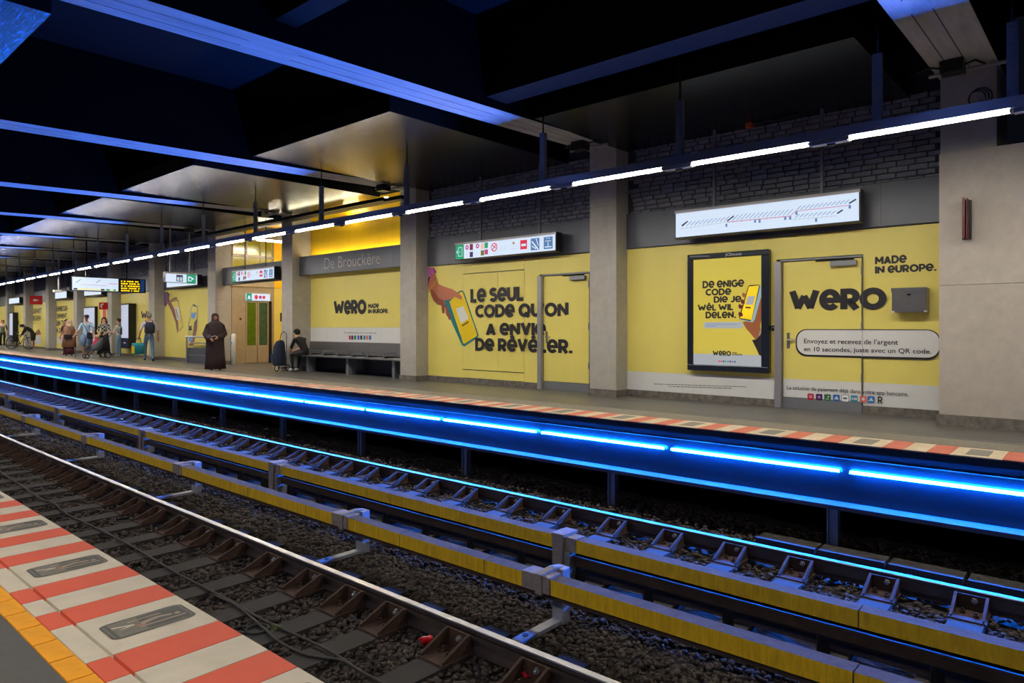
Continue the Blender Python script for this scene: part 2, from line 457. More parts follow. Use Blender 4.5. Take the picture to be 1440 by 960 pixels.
# glossy blue-lit face below the far platform edge, the ledge and its posts
mb = MB(); mb.lbox(XL, XR, 7.99, 8.1, -.64, -.086, EDGEP)
wf = struct('wall_platform_face', mb)
mb = MB(); mb.lbox(XL, XR, 7.983, 7.99, -.175, -.168, GREY, step=4)
mb.build('face_groove_bead', wf, long=True)
mb = MB(); mb.lbox(XL, XR, 7.77, 8.1, -.685, -.64, LIPM, top=LIPM)
lg = struct('trim_ledge', mb)
po = MB(); po.box(-.055, .055, -.006, .006, 0, .46, GALV); po.box(-.055, -.043, -.05, .05, 0, .46, GALV); po.box(.043, .055, -.05, .05, 0, .46, GALV)
pm = po.mesh('ledge_post')
for k in range(-1, 24): put(pm, 'ledge_post', lg, (-2.29 - 2.81 * k, 7.86, -1.145))
mb = MB(); mb.lbox(XL, XR, 8.7, 8.8, -1.3, -.3, BLACKC); struct('wall_under_far_platform', mb)
# ---- near platform
mb = MB(); mb.lbox(-16, XR, -3.2, NE - .02, -.35, -.02, JOINT, step=1)
nf = struct('floor_near', mb)
mb = MB(); mb.lbox(XL, -16, -3.2, NE, -.35, 0, CREAM); mb.build('distant_near_platform', nf, long=True)
cells = []; x = -2.27 + 1.04 * 4; k = 0
while x > -16:
    for wd, m in ((-.205, RED), (-.205, CREAM), (-.205, RED), (-.425, CREAM)):
        cells.append((x + wd, x, m)); x += wd
stripes(nf, .99, NE, cells, None, z=-.02, gap=.005)
stripes(nf, .897, .982, cells, None, z=-.02, gap=.005)
mb = MB(); mb.lbox(-16, XR, NE - .022, NE - .003, -.34, -.021, CONC, step=1); mb.build('platform_edge_face', nf, long=True)
# yellow tactile blocks
tb = MB(); tb.box(-.1, .1, -.0415, .0415, 0, .02, TACT)
tm = tb.mesh('tactile_block'); n = 0
x = 2.0
while x > -14:
    put(tm, 'tactile_block', nf, (x - .104, .853, -.02)); x -= .208
mb = MB(); mb.lbox(-16, XR, -3.2, .808, -.02, -.002, FLOORD, step=1); mb.build('asphalt_surface', nf, long=True)
# pictogram plates: tilted figure with a slope, printed on the wide cream tiles
def picto(xc):
    y0, y1 = 1.035, 1.37; x0, x1 = xc - .095, xc + .095
    b = MB(); zt = .0012
    def P(pts, m, z):     # pts in (u along Y 0..1, v along -X 0..1)
        b.add([(x1 - v * (x1 - x0), y0 + u * (y1 - y0), z) for u, v in pts], [tuple(range(len(pts)))], m)
    def RR(u0, u1, v0, v1, r, m, z):
        P([(u0 + (u1 - u0) * a, v0 + (v1 - v0) * c) for a, c in rrect(0, 1, 0, 1, r)], m, z)
    RR(0, 1, 0, 1, .14, PICD, zt); RR(.03, .97, .06, .94, .12, PICT, zt + .0004)
    RR(.42, .95, .1, .9, .1, PICD, zt + .0008)
    P([(.10, .62), (.34, .50), (.34, .56), (.10, .70)], CREAM, zt + .0012); P([(.12, .44), (.34, .50), (.3, .56)], CREAM, zt + .0013)
    P([(.40, .40), (.64, .52), (.78, .46), (.80, .54), (.62, .64), (.42, .56)], PICL, zt + .0012)
    P(arc(.85, .48, .035, .07, 0, 360, 12)[:-1], PICL, zt + .0013)
    P([(.36, .28), (.92, .28), (.92, .34), (.36, .34)], PICL, zt + .0012); P([(.34, .42), (.44, .36), (.45, .42), (.36, .48)], PICR, zt + .0014)
    P([(.3, .7), (.5, .74), (.7, .72), (.7, .78), (.3, .78)], PICL, zt + .0012)
    P([(.05, .1), (.09, .1), (.09, .9), (.05, .9)], PICD, zt + .0012)
    return part(b, 'pictogram_plate', nf)
for k in range(8): picto(-2.06 - 1.04 * (k - 2))
# dirt drains: near platform wall behind the viewer keeps light plausible
mb = MB(); mb.lbox(XL, XR, -3.3, -3.2, -.3, 6, DARK); wn = struct('wall_near', mb)
# ---- ballast bed
nx, ny = 300, 44
vs = []; fs = []
rn = np.random.RandomState(3)
for i in range(nx + 1):
    q = i / nx; x = XR + (XL - XR) * q ** 1.6
    for j in range(ny + 1):
        y = 1.3 + (8.75 - 1.3) * j / ny
        vs.append((x, y, -1.165 + rn.uniform(-.022, .022)))
for i in range(nx):
    for j in range(ny):
        a = i * (ny + 1) + j; fs.append((a, a + ny + 1, a + ny + 2, a + 1))
mb = MB(); mb.add(vs, fs, BED); bed = struct('floor_track_bed', mb)

# ---- columns
def column_bits(o, x, front, first=False):
    pass
for i, xr in enumerate(COLX):
    b = MB(); front = 10.5
    xl = xr - CW if i else xr
    if i == 0:                       # the wide clad block at the right of the picture
        o = struct('stone_column', long=False, label='concrete column clad in beige stone slabs, nearest, at the right'); LONG.add(o)
        for (a, c) in ((-1.70, -1.105), (-1.10, -.1), (-.095, .9), (.905, 1.9), (1.905, 2.9)):
            for (z0, z1) in ((.14, 1.775), (1.78, 3.45)):
                p = MB(); p.box(a, c, 10.24, 10.3, z0, z1, CLAD); part(p, 'stone_slab', o)
        b.lbox(-1.70, 2.9, 10.3, 11.4, 0, 3.45, CLAD); b.box(-1.70, -1.1, 10.3, 11.4, 3.45, 5, CONC)
        b.build('column_core', o, long=True)
        p = MB(); p.lbox(-1.73, 2.9, 10.2, 10.3, 0, .135, BASE); p.build('marble_base', o, long=True)
        continue
    o = struct('concrete_column', long=False, label=None); o.location = (xr - CW / 2, front, 0)
    b.box(-CW / 2, CW / 2, .012, .95, 0, 5, CONC)
    for z0, z1 in ((.125, 1.78), (1.787, 3.42), (3.427, 5)):
        p = MB(); p.box(-CW / 2, CW / 2 - .0, 0, .012, z0, z1, CONC); part(p, 'column_facing', o)
    b.build('column_core', o)
    p = MB(); p.box(-CW / 2 - .012, CW / 2 + .012, -.02, .5, 0, .12, BASE); part(p, 'marble_base', o)
# ---- beams, longitudinal members, slab, suspended metal ceilings
def zb(y): return 4.21 + .024 * y
for i, xr in enumerate(COLX + [4.1]):
    wdt = .66 if i == 0 else CW
    b = MB(); a, c = (xr - .03, xr + .63) if i == 0 else (xr - CW, xr)
    vs = []
    for y in (-3.2, 1, 4, 7, 9.2, 10.5, 11.4):
        k = 0
        if y > 9.9 and i == 0: k = .0
        vs += [(a, y, zb(y)), (c, y, zb(y)), (c, y, 5.6), (a, y, 5.6)]
    fs = []
    for j in range(6):
        for q in range(4): fs.append((j * 4 + q, j * 4 + (q + 1) % 4, j * 4 + (q + 1) % 4 + 4, j * 4 + q + 4))
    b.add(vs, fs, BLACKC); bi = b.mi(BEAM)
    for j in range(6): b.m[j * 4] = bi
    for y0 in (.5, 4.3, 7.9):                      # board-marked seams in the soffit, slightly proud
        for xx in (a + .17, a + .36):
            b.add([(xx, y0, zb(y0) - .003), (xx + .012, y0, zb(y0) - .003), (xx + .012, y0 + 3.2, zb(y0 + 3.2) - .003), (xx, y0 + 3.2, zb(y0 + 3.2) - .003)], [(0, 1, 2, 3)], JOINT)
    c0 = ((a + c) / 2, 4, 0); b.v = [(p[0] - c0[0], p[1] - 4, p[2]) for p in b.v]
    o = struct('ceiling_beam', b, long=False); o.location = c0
mb = MB(); mb.lbox(XL, XR, -3.3, 12, 5.6, 5.8, DARK); ce = struct('ceiling', mb)
for (y0, y1) in ((7.12, 7.55), (3.86, 4.12)):
    mb = MB(); mb.lbox(-6.75, -1.75, y0, y1, 4.5, 5.5, FASCD, step=3); struct('ceiling_long_beam', mb)
def zp(y): return 4.43
gapx = {0: .45, 1: .8, 2: .9}
edges = COLX
for i in range(len(edges)):
    xr = (edges[i] - CW - gapx.get(i, .6)) if i else edges[i] - .5
    xl = edges[i + 1] + .02 if i + 1 < len(edges) else XL
    for side in (0, 1):
        y0, y1 = ((8.2 if i == 0 else 6.5 if i == 1 else 6.05), WY + (0 if i not in (2, 3) else -.3)) if side == 0 else (-3.2, 2.2)
        if side == 1 and i == 0: continue
        b = MB(); za, zc = (zp(y0), zp(y1)) if side == 0 else (4.42, 4.42)
        t = .26
        b.add([(xl, y0, za), (xr, y0, za), (xr, y1, zc), (xl, y1, zc)], [(0, 3, 2, 1)], PANEL)
        b.add([(xl, y0, za), (xr, y0, za), (xr, y1, zc), (xl, y1, zc), (xl, y0, za + t), (xr, y0, za + t), (xr, y1, zc + t), (xl, y1, zc + t)],
              [(0, 1, 5, 4), (1, 2, 6, 5), (2, 3, 7, 6), (3, 0, 4, 7), (4, 5, 6, 7)], FASCD)
        cx = (xl + xr) / 2; b.v = [(p[0] - cx, p[1] - (y0 + y1) / 2, p[2] - 4) for p in b.v]
        o = b.build('suspended_ceiling_panel', ce, loc=(cx, (y0 + y1) / 2, 4))
# ---- far wall, bay by bay
wl = struct('wall_far', long=True)
def bay(i): return (COLX[i + 1], COLX[i] - (CW if i else 0))
bricks_left = 290
brick_me = {}
def brick_mesh(k):
    if k not in brick_me:
        rr = random.Random(k); b = MB(); w_, h_ = .25, .075
        d = [rr.uniform(0, .014) for _ in range(4)]
        vs = [(-w_ / 2, .03, 0), (w_ / 2, .03, 0), (w_ / 2, .03, h_), (-w_ / 2, .03, h_),
              (-w_ / 2 + .006, -d[0], .005), (w_ / 2 - .006, -d[1], .005), (w_ / 2 - .008, -d[2], h_ - .006), (-w_ / 2 + .007, -d[3], h_ - .005)]
        b.add(vs, [(4, 5, 6, 7), (0, 1, 5, 4), (1, 2, 6, 5), (2, 3, 7, 6), (3, 0, 4, 7)], BRICK); brick_me[k] = b.mesh('brick')
    return brick_me[k]
rest = MB()
for i in range(len(COLX) - 1):
    a, c = bay(i); wy = WY
    if i == 2: wy = 11.09
    if i == 3: continue
    if i == 2:
        continue
    z = 3.26; row = 0
    mb = MB(); mb.lbox(a, c, WY + .03, WY + .3, 3.1, 5.2, MORT); mb.build('brick_backing', wl, long=True)
    if i > 6: continue
    while z < 4.46:
        x = c - .02 - (.13 if row % 2 else 0)
        while x - .26 > a:
            k = random.randrange(8); sc = random.uniform(.72, 1.05); hh = random.uniform(.9, 1.1)
            if i == 0 and z < 4.2 and bricks_left > 0:
                o = put(brick_mesh(k), 'brick', wl, (x - .13 * sc, WY + random.uniform(-.006, .006), z)); o.scale = (sc, 1, hh * .95); bricks_left -= 1
            elif i < 3 or i >= 4:
                me = brick_mesh(k); jy = random.uniform(-.006, .006)
                rest.add([(x - .13 * sc + v.co.x * sc, WY + v.co.y + jy, z + v.co.z * hh * .95) for v in me.vertices], [tuple(p.vertices) for p in me.polygons], BRICK)
            x -= .257 * sc + .006
        z += .081; row += 1
o = rest.build('distant_bricks', wl, long=True); tag(o, kind='stuff')

def panels(a, c, cuts, z0, z1, Y, m, name='yellow_panel', th=.03, gap=.007):
    xs = sorted([a, c] + list(cuts))
    for p, q in zip(xs[:-1], xs[1:]):
        b = MB(); b.box(p + gap / 2, q - gap / 2, Y, Y + th, z0, z1, m); part(b, name, wl)
def X(px, Y=WY): return on_y(px, 400, Y)[0]
# ================================================================== TRACKS
ORD = ['first', 'second', 'third', 'fourth', 'fifth', 'sixth', 'seventh', 'eighth', 'ninth', 'tenth', 'eleventh', 'twelfth', 'thirteenth', 'fourteenth', 'fifteenth', 'sixteenth', 'seventeenth', 'eighteenth', 'nineteenth', 'twentieth']
RZ = -.95
def rail(yc, label, step=2.5, x0=XL, x1=XR):
    b = MB()
    pr = [(-.07, -.155), (.07, -.155), (.07, -.143), (.014, -.125), (.010, -.045), (.034, -.034), (.036, -.006), (.028, 0), (-.028, 0), (-.036, -.006), (-.034, -.034), (-.010, -.045), (-.014, -.125), (-.07, -.143)]
    pr = [(yc + p, RZ + z) for p, z in pr]
    cols = [RAILS] * len(pr); cols[7] = RAILT; cols[8] = RAILT
    b.extr(x0, x1, pr, RAILS, 34, cols)
    o = b.build('running_rail', long=True); return tag(o, label, 'rail', 'running rails')
r_near0 = rail(2.15, 'running rail right under the near platform edge')
r_near = rail(3.645, 'polished running rail with brown braces, nearest to the striped platform')
r_far0 = rail(5.43, 'running rail hidden behind the farther yellow cover boards')
r_far = rail(6.92, 'running rail with blue-lit braces in front of the blue tubes')
# braces
def brace_mesh(m):
    b = MB()
    b.box(-.14, .14, -.36, .02, -.005, .012, m)
    b.box(-.125, .125, -.03, -.018, .012, .13, m)
    for s in (-1, 1):
        x0, x1 = (s * .125, s * .113)
        if x0 > x1: x0, x1 = x1, x0
        b.add([(x0, -.35, .012), (x0, -.03, .012), (x0, -.03, .13), (x0, -.06, .135), (x0, -.35, .03),
               (x1, -.35, .012), (x1, -.03, .012), (x1, -.03, .13), (x1, -.06, .135), (x1, -.35, .03)],
              [(0, 1, 2, 3, 4), (9, 8, 7, 6, 5), (0, 5, 6, 1), (1, 6, 7, 2), (2, 7, 8, 3), (3, 8, 9, 4), (4, 9, 5, 0)], m)
        # turned-out lip on the sloping side
        b.add([(s * .119 - .012, -.355, .034), (s * .119 + .012, -.355, .034), (s * .119 + .012, -.045, .142), (s * .119 - .012, -.045, .142)], [(0, 1, 2, 3)], m)
    b.v = [(p[0] * .93, p[1] * .84, p[2]) for p in b.v]
    return b.mesh('rail_brace')
bl = MB(); bl.tube([(0, 0, 0), (0, 0, .018)], .022, RUST, 6); bl.tube([(0, 0, .018), (0, 0, .04)], .011, RUST, 6); bolt_v = bl.mesh('bolt')
bl = MB(); bl.tube([(0, 0, 0), (0, -.02, 0)], .024, GREY, 6); bl.tube([(0, -.02, 0), (0, -.04, 0)], .012, GREY, 6); bolt_h = bl.mesh('bolt')
def braces(par, yc, xs, m, bolts):
    me = brace_mesh(m)
    for k, x in enumerate(xs):
        o = put(me, 'rail_brace', par, (x, yc - .015, -1.105))
        if k in bolts:
            for bx, by in ((-.05, -.14), (.05, -.19)): put(bolt_v, 'bolt', o, (bx, by, .012))
            put(bolt_h, 'bolt', o, (.02, -.03, .09))
NX = [1.5, .85, .2, -.45, -1.1, -1.72, -2.35, -2.979, -3.71, -4.428, -4.979, -5.583, -6.288, -7.011, -7.685, -8.311] 
while NX[-1] > -44: NX.append(NX[-1] - .655)
FX = [3.1, 2.45, 1.8, 1.1, .42, -.24, -.897, -1.555, -2.288, -2.944, -3.649, -4.363, -5.161, -5.946, -6.763, -7.558]
while FX[-1] > -52: FX.append(FX[-1] - .70)
NX = [x + .08 for x in NX]
braces(r_near, 3.60, NX, RUST, range(4, 18)); braces(r_far, 6.875, FX, RUST, range(3, 16))
# sleepers
def sl(name, y0, y1):
    b = MB(); b.box(-.12, .12, -(y1 - y0) / 2, (y1 - y0) / 2, 0, .14, SLEEP); return b.mesh(name), (y0 + y1) / 2
me1, yc1 = sl('sleeper', 1.75, 4.02); me2, yc2 = sl('sleeper', 5.05, 7.4)
for k, x in enumerate(NX):
    o = put(me1, 'sleeper', None, (x, yc1, -1.245)); j = k - 7; tag(o, ('dark sleeper between striped platform and polished rail, %s from the bottom edge' % ORD[j]) if 0 <= j < 16 else 'dark sleeper of the near track, far along or out of view', 'sleeper', 'sleepers of the near track')
for k, x in enumerate(FX):
    o = put(me2, 'sleeper', None, (x, yc2, -1.245)); j = k - 5; tag(o, ('dark sleeper under the blue-lit braced rail, %s counted from the right edge' % ORD[j]) if 0 <= j < 18 else 'dark sleeper of the far track, far along or out of view', 'sleeper', 'sleepers of the far track')
# ballast stones: one object, nobody could count them
done_mesh = []
def stones():
    rs = np.random.RandomState(11)
    base = np.array([(1, 0, 0), (-1, 0, 0), (0, 1, 0), (0, -1, 0), (0, 0, 1), (0, 0, -1), (.7, .7, .3), (-.7, -.7, .3), (.7, -.7, -.2), (-.7, .7, -.2)], float)
    bm = bmesh.new()
    variants = []
    for k in range(14):
        bm.clear(); r2 = np.random.RandomState(50 + k)
        pts = r2.normal(size=(11, 3)); pts /= np.linalg.norm(pts, axis=1)[:, None]; pts *= r2.uniform(.75, 1.1, (11, 1)); pts *= np.array([1, .75, .6])
        for p in pts: bm.verts.new(p)
        res = bmesh.ops.convex_hull(bm, input=bm.verts[:])
        bmesh.ops.delete(bm, geom=[v for v in bm.verts if not v.link_faces], context='VERTS')
        bmesh.ops.triangulate(bm, faces=bm.faces[:]); bm.verts.index_update()
        variants.append((np.array([v.co[:] for v in bm.verts]), np.array([[v.index for v in f.verts] for f in bm.faces])))
    bm.free()
    V = []; Fc = []; off = 0
    def zone(n, x0, x1, y0, y1, s0, s1, z):
        nonlocal off
        for _ in range(n):
            x = rs.uniform(x0, x1); y = rs.uniform(y0, y1)
            v, f = variants[rs.randint(14)]
            s_ = rs.uniform(s0, s1); a = rs.uniform(0, 6.28); b = rs.uniform(-.8, .8)
            ca, sa, cb, sb = math.cos(a), math.sin(a), math.cos(b), math.sin(b)
            M = np.array([[ca, -sa * cb, sa * sb], [sa, ca * cb, -ca * sb], [0, sb, cb]])
            zz = z + rs.uniform(-.012, .022)
            V.append((v * s_) @ M.T + np.array([x, y, zz])); Fc.append(f + off); off += len(v)
    # nearest first, coarser farther away
    zone(19000, -7, 1.2, 2.3, 5.2, .018, .040, -1.142)
    zone(7000, -16, -7, 2.5, 5.2, .024, .045, -1.142)
    zone(2600, -34, -16, 2.7, 5.2, .035, .06, -1.145)
    zone(9500, -8, 2.5, 5.5, 8.4, .020, .042, -1.142)
    zone(4500, -20, -8, 5.6, 8.3, .03, .055, -1.145)
    V = np.concatenate(V); Fc = np.concatenate(Fc)
    m_ = -2 * BK * np.abs(V[:, 0]); n_ = 1 / np.sqrt(1 + m_ * m_); xx = V[:, 0] - m_ * V[:, 1] * n_; yy = -BK * V[:, 0] * np.abs(V[:, 0]) + V[:, 1] * n_
    V[:, 0] = xx; V[:, 1] = yy
    me = bpy.data.meshes.new('ballast'); me.vertices.add(len(V)); me.vertices.foreach_set('co', V.ravel())
    me.loops.add(len(Fc) * 3); me.loops.foreach_set('vertex_index', Fc.ravel().astype(np.int32))
    me.polygons.add(len(Fc)); me.polygons.foreach_set('loop_start', np.arange(0, len(Fc) * 3, 3, dtype=np.int32))
    me.update(calc_edges=True); me.materials.append(BALL)
    o = bpy.data.objects.new('ballast', me); COL.objects.link(o)
    o.parent = bed; LONG.add(o); done_mesh.append(me.name); tag(o, 'loose brown and grey ballast stones', kind='stuff')
    return o
stones()
# third-rail cover boards and brackets
def cover(x0, x1, y0, y1, label, grp, dusty):
    b = MB(); zt, zl = -.70, -.82
    n = max(1, int((x1 - x0) / 1.0))
    b.extr(x0 + .004, x1 - .004, [(y0, zl), (y1, zl), (y1, zt), (y0, zt)], COVT, n, [COVT, COVT, COVT, COVY])
    o = b.build('third_rail_cover', long=True); tag(o, label, 'cover board', grp)
    return o
def bracket(x, y0, y1, label, far):
    t = thing('cover_bracket', label, 'bracket', (x, (y0 + y1) / 2, -1.12), 0, 'brackets of the farther cover boards' if far else 'brackets of the nearer cover boards')
    yc = (y0 + y1) / 2; A, B = y0 - yc, y1 - yc
    if not far:
        b = MB(); b.extr(-.20, .08, [(A - .012, .30), (B + .012, .30), (B + .012, .435), (A - .012, .435)], CLAMP, 1); b.build('clamp_sleeve', t, bevel=.006)
        b = MB(); b.extr(-.055, .015, [(A - .025, .285), (A - .025, .445), (B + .03, .46), (B + .16, .44), (B + .16, .40), (B + .03, .30)], CLAMP, 1); b.build('clamp_strap', t, bevel=.006)
        b = MB(); b.box(-.05, .06, B + .06, B + .16, 0, .44, POSTM); b.build('post', t, bevel=.008)
        b = MB(); b.box(-.045, .045, A - .30, B + .12, 0, .035, POSTM); b.tube([(0, A - .2, .034), (0, A - .2, .042)], .022, BLK, 10); b.build('foot', t, bevel=.008)
    else:
        b = MB(); b.box(-.06, .06, A - .05, A - .004, .06, .44, CLAMP); b.build('clamp_post', t, bevel=.006)
        b = MB(); b.box(-.07, .07, A - .05, B + .05, .425, .455, CLAMP); b.build('clamp_strap', t, bevel=.006)
        b = MB(); b.box(.0, .12, A - .02, B + .05, 0, .30, POSTM); b.build('post', t, bevel=.008)
        b = MB(); b.box(-.06, .12, A - .15, B + .05, 0, .03, POSTM); b.build('foot', t)
        b = MB(); b.box(.07, .18, A - .006, B + .006, .30, .427, CLAMP); b.build('clamp_sleeve', t)
    return t
nb = [3.0, -1.118 + 2.3, -1.118, -3.30, -4.004, -5.111, -5.95, -8.014, -9.93, -12.0, -13.86, -16.5, -18.6, -21, -24, -27, -31, -35, -40, -46, -52]
for j, (a, c) in enumerate(zip(nb[:-1], nb[1:])):
    cover(c, a, 4.22, 4.35, ('yellow-faced cover board of the nearer third rail, %s from the right edge' % ORD[j - 1]) if 1 <= j < 15 else 'yellow-faced cover board of the nearer third rail, far along or out of view', 'nearer third-rail cover boards', True)
for j, x in enumerate((.9, -3.382, -6.014, -9.965, -13.926, -18.0, -22.1, -26.2, -30.3, -35, -40)):
    bracket(x, 4.22, 4.35, ('grey bracket clamped over the nearer yellow cover board, %s from the right in view' % ORD[j - 1]) if j else 'grey bracket of the nearer cover board, out of view to the right', False)
fb = [4, 1.3, -1.336, -3.98, -6.444, -9.13, -11.4, -13.96, -16.5, -19.3, -21.7, -24.2, -27, -30, -34, -39, -45, -52]
for j, (a, c) in enumerate(zip(fb[:-1], fb[1:])):
    cover(c, a, 5.16, 5.29, ('yellow-faced cover board of the farther third rail, %s from the right edge' % ORD[j - 1]) if 1 <= j < 14 else 'yellow-faced cover board of the farther third rail, far along or out of view', 'farther third-rail cover boards', False)
for j, x in enumerate((1.3, -3.919, -9.068, -13.89, -19.261, -24.16, -29, -34, -39)):
    bracket(x, 5.16, 5.29, ('wooden-grey post bracket holding the farther yellow cover board, %s from the right in view' % ORD[j - 1]) if j else 'wooden-grey post bracket of the farther cover board, out of view to the right', True)
for yy, lb in ((4.285, 'dark conductor rail under the nearer cover boards'), (5.235, 'dark conductor rail under the farther cover boards')):
    b = MB(); dz = 0 if yy > 5 else .05; b.lbox(XL, XR, yy - .03, yy + .03, (-.96 if yy > 5 else -.87), -.86 + dz, CONDR)
    b.lbox(XL, XR, yy - .05, yy + .05, -.88 + dz, -.86 + dz, CONDR)
    o = b.build('conductor_rail', long=True); tag(o, lb, 'rail')
    if yy > 5:
        ib = MB(); ib.tube([(0, 0, 0), (0, 0, .16)], [.05, .035], BLK, 8)
        im = ib.mesh('insulator')
        for k in range(60): put(im, 'insulator', o, (2 - .72 * k, yy + .02, -1.12))
# concrete cable trough lids near the ledge posts
for k in range(7):
    b = MB(); b.box(0, .62, 0, .25, 0, .06, SLEEP); o = b.build('trough_lid', loc=(-3.0 + .66 * k, 7.5, -1.12)); o.rotation_euler = (0, 0, random.uniform(-.02, .02))
    tag(o, 'dark dusty lid of the cable trough behind the blue-lit rail, %s from the left end' % ORD[k], 'lid', 'cable trough lids')
# cables on the sleepers
def zcable(pts, name, label, r=.011, z=-1.09):
    P = []
    for i, (px, py) in enumerate(pts):
        x, y = on_z(px, py, z); P.append((x, y, z + .004 * math.sin(i * 2)))
    # smooth by subdividing (Catmull-Rom)
    Q = []
    for i in range(len(P) - 1):
        p0 = Vector(P[max(0, i - 1)]); p1 = Vector(P[i]); p2 = Vector(P[i + 1]); p3 = Vector(P[min(len(P) - 1, i + 2)])
        for k in range(4):
            t = k / 4; Q.append(.5 * ((2 * p1) + (-p0 + p2) * t + (2 * p0 - 5 * p1 + 4 * p2 - p3) * t * t + (-p0 + 3 * p1 - 3 * p2 + p3) * t ** 3))
    Q.append(Vector(P[-1]))
    b = MB(); b.tube(Q, r, CABLE, 7); o = b.build(name, long=True, smooth=True); tag(o, label, 'cable')
zcable([(-30, 636), (0, 663), (34, 685), (60, 702), (75, 707), (94, 722), (140, 744), (187, 769), (234, 797), (281, 822), (328, 847), (360, 866), (392, 881), (430, 899), (467, 917), (500, 938), (536, 960), (600, 1000)], 'track_cable', 'thin dark cable lying across the sleepers beside the striped platform edge')
zcable([(300, 836), (330, 850), (347, 862), (370, 882), (392, 902), (425, 918), (455, 924), (480, 929), (510, 945), (560, 975)], 'track_cable', 'second dark cable that sags towards the black drain and rejoins the first', .010, -1.092)
# crushed can, wrapper, drain, weed, scraps
x, y = on_z(601, 907, -1.1)
t = thing('drink_can', 'crushed red and silver drink can on the ballast by a brown rail brace', 'can', (x - .02, y, -1.10), R(80))
CANR = mat('can_red', srgb(215, 20, 30), .3, metal=.3)
b = MB(); b.tube([(-.05, 0, .03), (-.045, 0, .03), (-.01, .004, .034), (.012, -.006, .026), (.045, 0, .03), (.05, 0, .03)], [.024, .031, .026, .029, .031, .024], CANR, 14); b.build('can_body', t, smooth=True)
b = MB(); b.tube([(.0505, 0, .03), (.053, 0, .03)], .024, STEEL, 14); b.tube([(-.053, 0, .03), (-.0505, 0, .03)], .024, STEEL, 14); b.build('can_end', t)
b = MB(); b.add([(-.03, -.0, .061), (-.02, .012, .060), (.02, .002, .058), (.03, -.012, .059)], [(0, 1, 2, 3)], WHT); b.build('white_wave_print', t)
x, y = on_z(738, 942, -1.05)
WRAP = mat('wrapper_red', srgb(190, 20, 50), .3)
b = MB(); rr = random.Random(5)
g = [(i * .022 - .06, j * .02 - .03, rr.uniform(0, .035)) for i in range(6) for j in range(4)]
b.add(g, [(i * 4 + j, i * 4 + 4 + j, i * 4 + 5 + j, i * 4 + 1 + j) for i in range(5) for j in range(3)], WRAP)
o = b.build('crumpled_wrapper', loc=(x, y, -1.085)); tag(o, 'crumpled dark red foil wrapper inside a rail brace at the bottom edge', 'litter')
x, y = on_z(362, 888, -1.12)
b = MB(); b.ring((0, 0, .02), .085, .012, BLKP, 'z', 20, 6); b.tube([(0, 0, -.02), (0, 0, .012)], .08, BLKP, 20)
o = b.build('drain_pipe_end', loc=(x, y, -1.12)); tag(o, 'black round drain pipe end half under the platform edge', 'pipe')
LEAF = mat('weed_green', srgb(92, 110, 30), .6)
t = thing('weed', 'small green weed growing beside the black drain pipe end', 'plant', (x + .12, y + .09, -1.14))
rr = random.Random(9); b = MB()
for k in range(7):
    a = rr.uniform(0, 6.28); b.tube([(0, 0, 0), (.03 * math.cos(a), .03 * math.sin(a), .05 + rr.uniform(0, .04))], .0025, LEAF, 4)
b.build('stem', t)
for k in range(16):
    a = rr.uniform(0, 6.28); r_ = rr.uniform(.01, .06); b = MB(); h = rr.uniform(.03, .09)
    b.add([(0, 0, 0), (.014, .006, .004), (.026, 0, .001), (.014, -.006, .004)], [(0, 1, 2, 3)], LEAF)
    o = b.build('leaf', t, loc=(r_ * math.cos(a), r_ * math.sin(a), h)); o.rotation_euler = (rr.uniform(-.4, .4), rr.uniform(-.4, .4), a)
PAPER = mat('paper_scrap', srgb(215, 215, 210), .7)
for k, (px, py, lb) in enumerate(((300, 587, 'small paper scrap between the ledge posts, left of two'), (374, 603, 'larger white paper scrap below the ledge'), (404, 612, 'white paper scrap lying right of the others below the ledge'), (170, 589, 'white paper scrap lying between two blue-lit rail braces'))):
    z = -1.1; x, y = on_z(px, py, z)
    b = MB(); b.add([(-.07, -.04, 0), (.06, -.05, .015), (.07, .04, 0), (-.05, .05, .02)], [(0, 1, 2, 3)], PAPER); b.add([(-.07, -.04, -.004), (.06, -.05, .011), (.07, .04, -.004), (-.05, .05, .016)], [(0, 3, 2, 1)], PAPER)
    o = b.build('paper_scrap', loc=(x, y, z - .01)); tag(o, lb, 'litter')
# blue tubes
for k in range(-3, 27):
    x1 = -(2.206 + 2.132 * k) - .065; x0 = x1 - 2.002
    t = thing('blue_led_tube', ('glowing blue tube under the far platform edge, %s from the right' % ORD[k + 2]) if -2 <= k < 16 else 'short-looking distant blue tube under the far platform edge', 'lamp', ((x0 + x1) / 2, 7.957, -.32), 0, 'blue tubes under the far platform edge')
    L = (x1 - x0) / 2
    b = MB(); b.tube([(-L, 0, .018), (L, 0, .018)], .017, BLUET, 8); b.build('lit_tube', t)
    b = MB(); b.box(-L, L, .014, .03, .004, .03, GREY); b.build('tube_holder', t)
